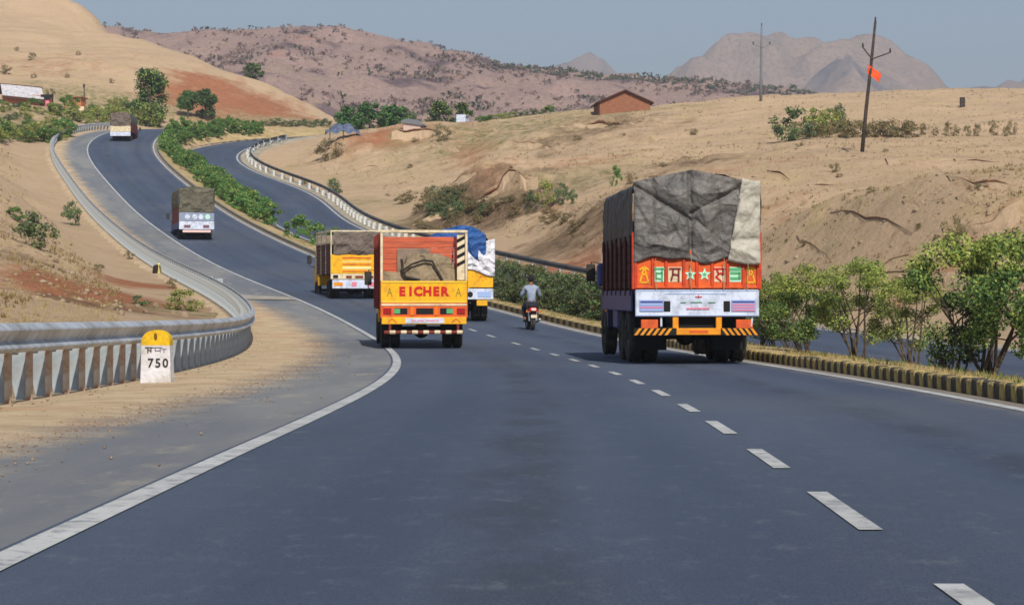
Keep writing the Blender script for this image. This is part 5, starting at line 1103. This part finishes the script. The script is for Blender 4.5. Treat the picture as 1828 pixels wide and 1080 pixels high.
for px in range(1650,1830,20): bush_at(px+rnd.uniform(-6,6),243+rnd.uniform(-2,2),rnd.uniform(16,34),DRY,'small upright dry bush at the thin right end of the field hedge row',wid=.6,mh=1.2,group='thin dry bushes at the right end of the field hedge')
for px,py,h in((950,372,30),(975,374,38),(1002,370,36),(1022,366,26)): bush_at(px,py,h,[BUSH[0],YEL[0]],'spiky grey-green bush in the clump above the eroded bank',wid=.7,mh=1.35,d0=120,group='spiky bushes above the eroded bank')
bush_at(1100,335,38,HEDGE,'dark green upright bush left of the orange truck tarpaulin peak',wid=.5,mh=1.75,d0=120)
bush_at(1128,330,22,DRY,'dry tuft beside the dark upright bush',wid=.8,d0=120)
bush_at(588,285,36,DRY,'brown dry bush on the bank right of the far carriageway bend',wid=1.1,mh=1.2,d0=200)
bush_at(598,345,26,BUSH,'pale green bush on the bank above the guard stones',wid=1.1,d0=190)
bush_at(545,330,14,DRY,'small dark bush just behind the guard stones',wid=1.,d0=190)
bush_at(790,252,28,DRY,'brown bush on the lip of the orange-earth mound',wid=1.1,mh=1.2,d0=200)
bush_at(1703,440,48,DRY,'dark dry bush on the slope above the biggest median shrub',wid=.7,mh=1.2,d0=70)
bush_at(1490,310,20,DRY,'lone dry tuft on the open field below the near pole',wid=.8,d0=100)
for px,py,h in ((10,133,18),(57,108,14),(90,172,14),(30,92,8),(140,100,8),(120,140,9),(200,150,9),(60,140,9)): bush_at(px,py,h,DRY,'small dry bush dotted on the big left hillside',wid=1.,mh=1.2,d0=280,group='small dry bushes on the left hillside')
# right field: random low dry bushes
for i in range(46):
    px=rnd.uniform(620,1828); py=rnd.uniform(215,455)
    if 1060<px<1370 and py>300: continue
    bush_at(px,py,rnd.uniform(5,12),DRY,'tiny dry bush scattered on the tan field','bush',1.5,d0=75,mh=1.2,group='tiny dry bushes scattered on the tan field')
# eroded bank scrub
for i in range(34):
    t=i/33; px=745+t*300+rnd.uniform(-10,10); py=382+18*math.sin(t*9)+rnd.uniform(-12,22)
    bush_at(px,py,rnd.uniform(9,20),DRY,'low dry scrub on the brown eroded bank behind the trucks','bush',1.5,d0=125,mh=1.2,group='dry scrub on the brown eroded bank')
# trees
def tree(px,py,pxh,pxw,seed,mats,wts,label,z0f=.3,n=2600,d0=200,ls=.3,trunk=.14,ncl=26,dist=None):
    p=gpl(px,py,d0) if dist is None else Vector(((px-CX)/F*dist,dist,hz((px-CX)/F*dist,dist)-.1)); h=max((H-(py-pxh-YH)/F*p.y)-p.z,2.5) if dist else pxh*p.y/F; wd=pxw*p.y/F
    c,cs=crown('crown',seed,h,wd*1.0,h*z0f,ncl+10,int(n*1.5),ls,mats,wts,clr=(.22,.40))
    e=empty('tree',p,0,label=label,cat='tree'); inst('crown',c,e)
    mb=MB(); mb.tube([(0,0,-.3),(.05,0,h*.25),(-.05,.05,h*.5),(0,0,h*.75)],[trunk,trunk*.8,trunk*.5,trunk*.2],8); rr=random.Random(seed)
    for q in range(7): c_=cs[rr.randrange(len(cs))]; mb.tube([(0,0,h*(.2+.04*q)),((c_[0])*.5,c_[1]*.5,c_[2]*.75),c_],[trunk*.5,trunk*.3,.03],5)
    mb.build('trunk',STEM,e); return e
tree(268,216,90,62,61,[LD,LG,LY],[.45,.45,.1],'tall irregular dark green tree beyond the top bend of the road',.12,3800,255,.34,.2)
tree(312,204,40,0.1,62,[LG,LD],[.6,.4],'x',.3) if False else None
tree(335,213,48,34,63,[LB,LG],[.6,.4],'small round-crowned green tree in front of the red bank, left of a pair',.4,1500,290,.28,.12)
tree(367,214,52,56,64,[LD,LG],[.6,.4],'dense round dark green tree in front of the red bank, right of a pair',.22,2600,290,.3,.14)
tree(272,228,44,44,65,[LY,LG,LGR],[.4,.4,.2],'yellow-green tree at the foot of the tall dark tree by the top bend',.1,1500,262,.28,.1)
for i,(px,py,h,w_) in enumerate([(625,244,54,54),(662,246,62,66),(702,244,58,60)]): tree(px,py,h,w_,70+i,[LB,LD,LG],[.4,.3,.3],['leftmost dark green tree in the clump behind the tan bank','tallest broad green tree in the middle of the clump behind the tan bank','rightmost green tree in the clump behind the tan bank'][i],.08,2600,250,.34,.18,dist=292+i*2)
tree(730,232,30,44,75,[LGR,LG],[.6,.4],'small grey-green tree between the two valley tree clumps',.1,1200,250,.28,dist=296)
for i,(px,py,h,w_) in enumerate([(785,222,42,44),(824,222,36,40)]): tree(px,py,h,w_,80+i,[LD,LG,LY],[.5,.35,.15],['dark open-crowned tree above the orange-earth mound','compact dark green tree beside the small white van'][i],.15,1700,255,.3,dist=288)
tree(450,152,32,44,84,[LGR,LD,LG],[.4,.3,.3],'grey-green tree on the skyline of the ridge above the red bank',.05,1200,380,.34)
for i in range(9): bush_at(470+i*14,228-(i%3)*2,12,BUSH,'low bush in the strip along the foot of the red bank','bush',1.6,d0=290,group='bushes along the foot of the red bank')
for i in range(12): bush_at(860+i*11,228-(i%2)*3,14,[HEDGE[0],BUSH[1],YEL[0]],'low green bush in the dip below the brown hut','bush',1.4,d0=255,mh=1.5,group='green bushes in the dip below the brown hut')
# greenery by the upper left
for i in range(26):
    px=rnd.uniform(-10,118); py=rnd.uniform(236,256); bush_at(px,py,rnd.uniform(18,34),[HEDGE[1],YEL[1],YEL[0],BUSH[0]],'mixed green bush in the belt above the sandy slope at far left','bush',1.1,d0=200,mh=1.5,group='green bushes in the belt at far left')
for i in range(26):
    px=rnd.uniform(120,260); py=rnd.uniform(196,230); bush_at(px,py,rnd.uniform(16,30),[YEL[0],YEL[1],BUSH[1],HEDGE[2]],'yellow-green bush in the thicket behind the top bend','bush',1.2,d0=258,mh=1.5,group='yellow-green bushes behind the top bend')
for i in range(14):
    px=rnd.uniform(-5,100); py=rnd.uniform(196,222); bush_at(px,py,rnd.uniform(12,22),[YEL[0],BUSH[0],HEDGE[3]],'green bush on the slope just below the white-roofed hut','bush',1.2,d0=240,mh=1.5,group='green bushes below the white-roofed hut')
# eroded ledges: an undercut lip of earth over a dark bare face
M_LIP=M_TERR; M_FACE=mat('ledge_face',srgb(150,112,84),.95,c2=srgb(116,86,64),scale=2,bump=1.,bscale=5)
more=[([(1385,425,112),(1420,432,110)],.7),([(1440,330,145),(1500,336,143)],.6),([(1560,400,115),(1620,404,114)],.6),([(1610,350,132),(1680,354,130)],.7),([(1500,460,95),(1560,466,93)],.6),([(1700,300,158),(1790,304,156)],.6),([(1420,380,122),(1480,386,120)],.6),([(1150,320,170),(1200,318,170)],.7),([(880,240,245),(940,243,245)],.7),([(640,300,215),(690,302,215)],.5)]
for li,(pts,h) in enumerate(scarps[:-5]+more):
    q=seg_polys(pts); n_=max(8,int((q[-1,0]-q[0,0])/.45)); rows=[]; h_=min(h*.95,.95)
    if len(q)<2 or abs(np.diff(q[:,1])).max()>9: continue
    for i in range(n_):
        x=q[0,0]+(q[-1,0]-q[0,0])*i/(n_-1); y=np.interp(x,q[:,0],q[:,1])+float(fbm(np.array([x/2.5]),np.array([li*7.1]),4,7)[0])*1.6; g=hz(x,y)
        e=min(1,min(i,n_-1-i)/8)*float(sstep(.30,.5,vnoise(np.array([x/3.4+li]),np.array([li*5.3]),13))[0]); k=h_*e*(.45+.75*float(vnoise(np.array([x/1.3]),np.array([li*3.]),5)[0])); j=lambda s: float(vnoise(np.array([x*1.7+s]),np.array([s*5.]),9)[0])-.5
        rows.append([(x,y+2.6,hz(x,y+2.6)-.12),(x,y+1.2,g+k*.62-.03),(x,y+.2+.3*j(2),g+k*.7),(x,y-.2+.35*j(3),g+k*.6),(x,y-.26+.35*j(3),g+k*.42),(x,y-.02+.35*j(4),g+k*.22),(x,y-.35+.4*j(5),g+.02),(x,y-1.5+.6*j(6),hz(x,y-1.5)-.12)])
    mb=MB(); mb.grid(rows); mb.f=[f[::-1] for f in mb.f] if False else mb.f; mb.m=[1 if (fi%7) in(3,4) else 0 for fi in range(len(mb.f))]; mb.build('earth_ledge',[M_LIP,M_FACE],kind='structure')
for i in range(46):
    px=rnd.gauss(800,38); py=rnd.uniform(345,388); bush_at(px,py,rnd.uniform(9,22),[DRY[0],DRY[1],BUSH[2]],'dry brown scrub on the rocky mound above the lettered truck','bush',1.4,d0=125,mh=1.2,group='dry scrub on the rocky mound')
# ------------------------------------------------------------ huts, poles and small things
BR=mat('brick_brown',srgb(152,102,76),.9,c2=srgb(128,82,60),scale=2,stretch=(1,1,6),dirt=srgb(120,84,60),dscale=2,bump=.4); TILE=mat('dark_roof_tile',srgb(88,52,40),.9,c2=srgb(62,40,34),scale=5,bump=.5)
def gable_hut(name,label,cx,cy,rz,w_,dp,eave,apex,wall,roof,cat='hut',base=None,door=True,oh=.35):
    z=hz(cx,cy) if base is None else base
    e=empty(name,(cx,cy,z),rz,label=label,cat=cat)
    m=MB(); m.prism([(-w_/2,-.6),(w_/2,-.6),(w_/2,eave),(0,apex),(-w_/2,eave)],0,dp); m.build('wall',wall,e)
    sl=(apex-eave)/(w_/2)
    for s_ in(-1,1):
        m=MB(); a=s_*(w_/2+oh); b=eave-oh*sl
        p=[(0,apex+.02),(a,b+.02),(a,b+.18),(0,apex+.18)]; 
        if s_>0: p=p[::-1]
        m.prism(p,-.35,dp+.35); m.build('roof',roof,e)
    if door:
        m=MB(); m.box(-.45,.45,-.03,.02,0,1.8,.01); m.build('door',P_DARK,e)
    return e
ph=site(1120,205,200); dH=ph.y+5.; cxh=ph.x; za=H+(YH-171)/F*dH; ze=H+(YH-190)/F*dH; zb_=hz(cxh,dH)
gable_hut('brick_hut','brown brick hut with a dark gabled roof on the skyline of the field',cxh,dH,R_(4),5.5,6,max(ze-zb_+.1,1.2),max(za-zb_-.18,2.4),BR,TILE,'hut',door=False)
WH=mat('tin_roof',srgb(206,204,206),.6,c2=srgb(176,172,176),scale=3,dirt=srgb(130,110,100),dscale=2); 
p=gpl(45,188,240); e=empty('roadside_hut',p,R_(18),label='hut with a pale sloping tin roof and dark eaves at the far left',cat='hut')
m=MB(); m.box(-2.6,2.,0.2,4,-.8,1.4); m.build('wall',mat('red_wash',srgb(176,112,88),.9),e)
rot=Matrix.Rotation(R_(24),4,'X'); 
m=MB(); m.hull([(-3,-.5,1.1),(2.4,-.5,.7),(2.4,2.4,2.5),(-3,2.4,2.9),(-3,-.5,1.2),(2.4,-.5,.8),(2.4,2.4,2.6),(-3,2.4,3.0)],[(0,1,2,3),(4,5,6,7),(0,1,5,4),(1,2,6,5),(2,3,7,6),(3,0,4,7)]); rf=m.build('roof',WH,e)
m=MB(); m.hull([(-3.05,-.56,.86),(2.45,-.56,.46),(2.45,-.44,.46),(-3.05,-.44,.86),(-3.05,-.56,1.2),(2.45,-.56,.8),(2.45,-.44,.8),(-3.05,-.44,1.2)],[(0,1,2,3),(4,5,6,7),(0,1,5,4),(1,2,6,5),(2,3,7,6),(3,0,4,7)]); m.build('fascia',TILE,rf)
m=MB(); m.hull([(-3.1,2.35,2.9),(2.5,2.35,2.5),(2.5,4.6,1.4),(-3.1,4.6,1.8),(-3.1,2.35,3.08),(2.5,2.35,2.68),(2.5,4.6,1.55),(-3.1,4.6,1.95)],[(0,1,2,3),(4,5,6,7),(0,1,5,4),(1,2,6,5),(2,3,7,6),(3,0,4,7)]); m.build('roof',TILE,e)
m=MB(); m.box(2.05,3.7,.0,2.5,-.6,1.5,.03); en=m.build('porch',P_BLACK,e); m=MB(); m.box(2.3,2.6,-.04,.02,-.4,.9); m.box(3.2,3.5,-.04,.02,-.4,1.); m.build('door',P_MAROON,en); m=MB(); m.box(2.65,3.15,-.05,.02,-.4,.7); m.build('curtain',P_PINK,en)
p=gpl(132,196,240); e=empty('small_hut',p,R_(-8),label='small orange mud hut with a low white wall left of the top bend',cat='hut')
m=MB(); m.box(-1.4,1.,0,2,-.5,1.6,.03); m.build('wall',mat('mud_wall',srgb(186,120,82),.95,c2=srgb(156,96,64),scale=2),e); m=MB(); m.box(-1.6,1.2,-.3,2.3,1.6,1.75,.03); m.build('roof',BR,e); m=MB(); m.box(-.6,1.7,-.9,-.7,-.4,.35,.03); m.build('low_wall',P_CREAM,e); m=MB(); m.box(-.6,-.1,-.02,.01,.1,1.2); m.build('door',TILE,e)
PW=mat('pole_wood',srgb(74,62,54),.9,c2=srgb(50,44,40),scale=4); PG=mat('pole_grey',srgb(110,112,118),.8)
def pole(px,py,d0,hgt,lean,label,m_,flag=False,arms=((-.62,.8),(1.25,.45)),r=.14):
    p=gpl(px,py,d0); e=empty('electricity_pole',p,0,label=label,cat='pole')
    mb=MB(); mb.tube([(0,0,-.4),(lean*.33,0,hgt*.33),(lean*.72,0,hgt*.7),(lean,0,hgt)],[r,r*.9,r*.75,r*.6],8); mb.build('post',m_,e,smooth=True)
    zc=hgt*.71; xc_=lean*.73
    for ax,az in arms:
        mb=MB(); mb.tube([(xc_,-.12,zc),(xc_+ax,-.12,zc+az)],.045,6); a=mb.build('crossarm',m_,e)
        mb=MB(); mb.cyl((xc_+ax,-.12,zc+az),(xc_+ax,-.12,zc+az+.28),.07,.05,8); mb.build('insulator',P_DARK,a)
    mb=MB(); mb.cyl((lean,0,hgt),(lean,0,hgt+.28),.06,.05,8); mb.build('insulator',P_DARK,e)
    if flag:
        zf=hgt*.62; rows=[[(lean*.62+.05+x*.62+.05*math.sin(k*2.),-.12+.1*math.sin(x*4+k),zf-.15*x*3-k*.22+.3) for x in np.linspace(-.35,1,7)] for k in range(4)]
        mb=MB(); mb.grid(rows); o=mb.build('flag',mat('saffron_cloth',srgb(232,84,36),.8),e); o.modifiers.new('t','SOLIDIFY').thickness=.02
    return e
pole(1538,273,100,9.0,.95,'nearer dark leaning electricity pole with an orange flag tied to it on the field',PW,True)
pole(1358,181,225,8.2,.1,'grey electricity pole standing on the skyline beside the brown-topped hill',PG,False,((-.9,.35),(.9,.35)),.16)
p=gpl(150,190,240); e=empty('wooden_post',p,0,label='thin dark wooden post beside the small orange hut',cat='post'); m=MB(); m.tube([(0,0,-.2),(.04,0,1.5),(0,0,3.)],.07,6); m.box(-.14,.14,-.1,.1,2.6,3.05,.03); m.build('post',PW,e)
p=gpl(1718,192,150); e=empty('boundary_post',p,0,label='short dark boundary post on the far edge of the field',cat='post'); m=MB(); m.box(-.25,.25,-.15,.15,-.2,1.0,.04); m.build('post',PW,e)
# leaning painted block, pale panel, shelter, van
p=gpl(288,491,45); e=empty('painted_block',p,R_(24),label='leaning cream and yellow painted concrete block with one side coloured dark for shade on the sand',cat='concrete block'); e.rotation_euler=(R_(-6),R_(9),R_(28))
m=MB(); m.box(-.30,.28,-.2,.22,-.2,.62,.05); m.build('block',mat('cream_yellow_stone',srgb(222,208,136),.9,c2=srgb(196,176,92),scale=4,dirt=srgb(120,100,70),dscale=4),e); m=MB(); m.box(-.46,-.28,-.24,.2,-.2,.5,.05); m.build('shaded_broken_face',mat('shade_dark_stone',srgb(58,46,44),.95,c2=srgb(36,30,30),scale=5,bump=.6),e)  # dark slab colours in the shade on the block's left side
p=gpl(388,534,55); e=empty('drain_panel',p,R_(-35),label='pale upright concrete panel at the roadside drain behind the guardrail bend',cat='panel')
m=MB(); m.box(-.3,.3,-.05,.05,-.2,.95,.015); m.box(-.36,-.3,-.12,.06,-.2,1.05,.01); m.build('panel',mat('pale_concrete',srgb(186,194,198),.8,c2=srgb(160,168,172),scale=4,dirt=srgb(130,124,112),dscale=5),e)
p=gpl(612,246,230); e=empty('tarpaulin_shelter',p,R_(10),label='low grey-blue tarpaulin shelter beside the tree clump',cat='shelter')
rows=[]
for i in range(9):
    r=[]
    for j in range(15): u=j/14;v=i/8; r.append((-1.9+3.8*u,-1+2.4*v,.1+1.5*math.sin(math.pi*(.08+.84*u))**.6*math.sin(math.pi*(.1+.7*v))+.18*math.sin(u*17+v*5)))
    rows.append(r)
m=MB(); m.grid(rows); m.f=[f[::-1] for f in m.f]; o=m.build('cover',crumple('grey_blue_tarpaulin',srgb(96,106,130),srgb(74,82,104),2),e,smooth=True)
m=MB(); 
for xx in(-1.5,0,1.5): m.cyl((xx,-.6,-.3),(xx,-.6,1.2),.05,n=6)
m.build('props',PW,e)
p=gpl(735,233,230); e=empty('shed',p,R_(-12),label='small shed with a curved grey roof above the orange-earth mound',cat='shed')
m=MB(); m.box(-1,1,0,1.6,-.3,.9,.03); m.build('wall',mat('pinkish_wall',srgb(196,170,160),.9),e); m=MB(); m.prism([(-1.2,.9),(1.25,.55),(1.25,.7),(.4,1.25),(-.6,1.35),(-1.2,1.1)],-.2,1.8); m.build('roof',PG,e)
x=(826-CX)/F*284; p=Vector((x,284,max(hz(x,284),H+(YH-224)/F*284)-.02)); e=empty('van',p,R_(78),label='tiny white van parked on the skyline beside the compact dark tree',cat='van')
m=MB(); m.prism([(-1.0,.25),(1.1,.25),(1.15,.75),(.75,.85),(.5,1.3),(-1.0,1.3)],-.6,.6,'y'); m.build('body',P_WHITE,e); 
for a in(-.65,.7):
    for b in(-.55,.55): m=MB(); m.cyl((a,b-.07,.22),(a,b+.07,.22),.22,n=14); m.build('wheel',P_TYRE,e)
m=MB(); m.box(-.8,.45,-.61,.61,.85,1.2,.02); m.build('windows',P_GLASS,e)
# ------------------------------------------------------------ stones
def rockmesh(seed,n=9,m_=6):
    rg=random.Random(seed); mb=MB(); mb.ball((0,0,0),1,n,m_); mb.v=[tuple(c*(1+rg.uniform(-.22,.22)) for c in v) for v in mb.v]; return mb.mesh('rock',M_ROCK)
M_ROCK=mat('field_stone',srgb(168,146,120),.95,c2=srgb(128,108,88),scale=3,bump=.6,objrand=.2)
RK=[rockmesh(i) for i in range(4)]
for i,(px,py) in enumerate([(215,563),(232,556),(246,548),(262,560),(278,549),(205,548),(100,470),(45,483),(80,466),(92,476),(215,441),(60,415),(310,560),(330,566),(190,535),(412,560)]):
    p=gpl(px,py,40); s_=rnd.uniform(.06,.16)*(1.6 if i in(6,7) else 1); inst('rock',RK[i%4],None,p+Vector((0,0,s_*.5)),(rnd.random(),rnd.random(),rnd.random()*6),(s_*rnd.uniform(.9,1.6),s_,s_*.75),label='loose tan stone on the sand behind the guardrail',cat='stone',group='loose stones on the sand behind the guardrail')
def scatter(name,X,Y,Z,S,m_,seed,tmpl,jit=.25,flat=.7,**k):
    rg=np.random.default_rng(seed); T,Fc=tmpl; n=len(X); a=rg.random(n)*6.283; ca,sa=np.cos(a),np.sin(a)
    V=np.repeat(T[None],n,0)*(1+rg.uniform(-jit,jit,(n,len(T),3))); V*=S[:,None,None]; x=V[...,0]*ca[:,None]-V[...,1]*sa[:,None]; y=V[...,0]*sa[:,None]+V[...,1]*ca[:,None]
    V=np.stack([x+X[:,None],y+Y[:,None],V[...,2]*flat+Z[:,None]],-1).reshape(-1,3); Fq=(Fc[None]+(np.arange(n)*len(T))[:,None,None]).reshape(-1,Fc.shape[1])
    return inst(name,nparr_mesh(name,V,Fq,m_),None,kind='stuff',**k)
OCT=(np.array([(1,0,0),(-1,0,0),(0,1,0),(0,-1,0),(0,0,1),(0,0,-1)],float),np.array([(0,2,4),(2,1,4),(1,3,4),(3,0,4),(2,0,5),(1,2,5),(3,1,5),(0,3,5)]))
def tuft(k=7,seed=0):
    rg=np.random.default_rng(seed); V=[];Fc=[]
    for i in range(k):
        a=rg.random()*6.28; l=rg.uniform(.6,1.1); o=rg.uniform(.1,.5); c=np.array([math.cos(a)*.2*rg.random(),math.sin(a)*.2*rg.random(),0]); w_=np.array([-math.sin(a),math.cos(a),0])*.07
        V+= [c-w_,c+w_,c+np.array([math.cos(a)*o,math.sin(a)*o,l])]; Fc.append((3*i,3*i+1,3*i+2))
    return np.array(V),np.array(Fc)
# pebbles on the verge
n=3600; ss=rng.uniform(s_at(ML,MS,9),s_at(ML,MS,110),n); oo=np.where(rng.random(n)<.93,rng.uniform(-4.9,-2.1,n),rng.uniform(-1.9,-.3,n))
PX=np.array([at(ML,MN,MS,s_,o_) for s_,o_ in zip(ss,oo)]); scatter('pebbles',PX[:,0],PX[:,1],PX[:,2]+.008,rng.random(n)**4*.022+.005,M_ROCK,5,OCT)
n=14000; ss=s_at(ML,MS,9)+(s_at(ML,MS,90)-s_at(ML,MS,9))*rng.random(n)**1.3; oo=rng.normal(-2.1,.42,n)
PX=np.stack([np.interp(ss,MS,ML[:,k])+oo*np.interp(ss,MS,MN[:,k]) for k in range(3)],1); scatter('gravel',PX[:,0],PX[:,1],PX[:,2]+.004,rng.random(n)**3*.013+.004,M_ROCK,15,OCT)
def field_pts(n,seed,d0,d1,keep):
    rg=np.random.default_rng(seed); Y=d0*(d1/d0)**(rg.random(n)); X=(rg.uniform(-80,1910,n)-CX)/F*Y
    a,_,_=polyd(X,Y,(ML+MR)/2); b,_,_=polyd(X,Y,(OL+OR)/2); ok=(a>W1/2+4.2)&(b>W2/2+2.2)
    i1=(bil(wgt,gx,gy,X,Y)>.35); ok&=i1; c=fbm(X/6,Y/6,3,seed)>keep; ok&=c; X=X[ok];Y=Y[ok]; return X,Y,hza(X,Y)
M_TUFT=mat('dry_grass',srgb(150,130,86),.9,c2=srgb(112,92,56),scale=.4,trans=.2); M_TUFT2=mat('straw_grass',srgb(186,164,114),.9,c2=srgb(160,140,92),scale=.4,trans=.2); M_GTUFT=mat('green_grass',srgb(112,124,60),.9,c2=srgb(84,98,46),scale=.4,trans=.2)
X,Y,Z=field_pts(36000,61,50,330,.05); scatter('dry_grass',X,Y,Z-.02,np.random.default_rng(1).uniform(.10,.32,len(X)),M_TUFT,6,tuft(8,1),.2,.8)
X,Y,Z=field_pts(46000,62,45,360,-.35); scatter('straw_grass',X,Y,Z-.02,np.random.default_rng(2).uniform(.08,.22,len(X)),M_TUFT2,7,tuft(7,2),.2,.8)
X,Y,Z=field_pts(26000,63,48,300,-.2); scatter('field_stones',X,Y,Z,np.random.default_rng(3).random(len(X))**4*.22+.02,M_ROCK,8,OCT,.3,.55)
# grass on the median
n=26000; ss=rng.uniform(s_at(ML,MS,9),s_at(ML,MS,150),n); rows=[]
AA=np.stack([np.interp(ss,MS,ML[:,k])+(W1+.53)*np.interp(ss,MS,MN[:,k]) for k in range(3)],1)
jj=np.array([int(np.hypot(OL[:,0]-a[0],OL[:,1]-a[1]).argmin()) for a in AA[::1]]); BB=OL[jj]-ON[jj]*.5; ff=rng.uniform(.03,.97,n)[:,None]; PP=AA*(1-ff)+BB*ff; PP[:,2]=(AA*(1-ff)+BB*ff)[:,2]+.16*(1-ff[:,0])+.10*np.sin(math.pi*ff[:,0])
kk=fbm(PP[:,0]*1.1,PP[:,1]*.9,3,4)>-.1; Q=PP[kk]; h_=len(Q)//5
scatter('median_grass',Q[h_:,0],Q[h_:,1],Q[h_:,2]-.03,np.random.default_rng(4).uniform(.05,.17,len(Q)-h_),M_TUFT2,9,tuft(7,3),.2,.8)
scatter('median_weeds',Q[:h_,0],Q[:h_,1],Q[:h_,2]-.03,np.random.default_rng(5).uniform(.06,.2,h_),M_GTUFT,10,tuft(7,4),.2,.8)
# scrub on the far hill
rg=np.random.default_rng(9); n=42000; X=rg.uniform(-330,330,n); Y=rg.uniform(480,985,n); Z=bil(HZ,hxs,hys,X,Y); k=(fbm(X/40,Y/40,4,12)+rg.normal(0,.25,n))>.0; X,Y,Z=X[k],Y[k],Z[k]
M_SCR=mat('hill_scrub',srgb(112,90,84),.95,c2=srgb(132,108,92),scale=.03); M_SCR2=mat('hill_scrub_green',srgb(84,88,62),.95,c2=srgb(70,72,52),scale=.03)
def blob(seed):
    rg_=np.random.default_rng(seed); V=leaf_arrays(rg_,[(0,0,.5)],[(.8,.8,.55)],9,.95); return V,np.arange(len(V)).reshape(-1,4)
h_=int(len(X)*.82); S=rg.random(len(X))**2*1.5+.5; scatter('hill_scrub',X[:h_],Y[:h_],Z[:h_],S[:h_],M_SCR,11,blob(1),.2,1.); scatter('hill_scrub_green',X[h_:],Y[h_:],Z[h_:],S[h_:]*1.15,M_SCR2,12,blob(2),.2,1.)
# ridge-line scrub
xs_r=np.linspace(-320,200,900)+rg.uniform(-.5,.5,900); Yr=np.full(900,970.)+rg.uniform(-14,8,900); Zr=bil(HZ,hxs,hys,xs_r,Yr); k=(xs_r>-10); scatter('ridge_scrub',xs_r[k],Yr[k],Zr[k],rg.uniform(.9,2.,k.sum()),M_SCR2,13,blob(3),.2,1.)
print('verts',sum(len(m.vertices) for m in bpy.data.meshes))
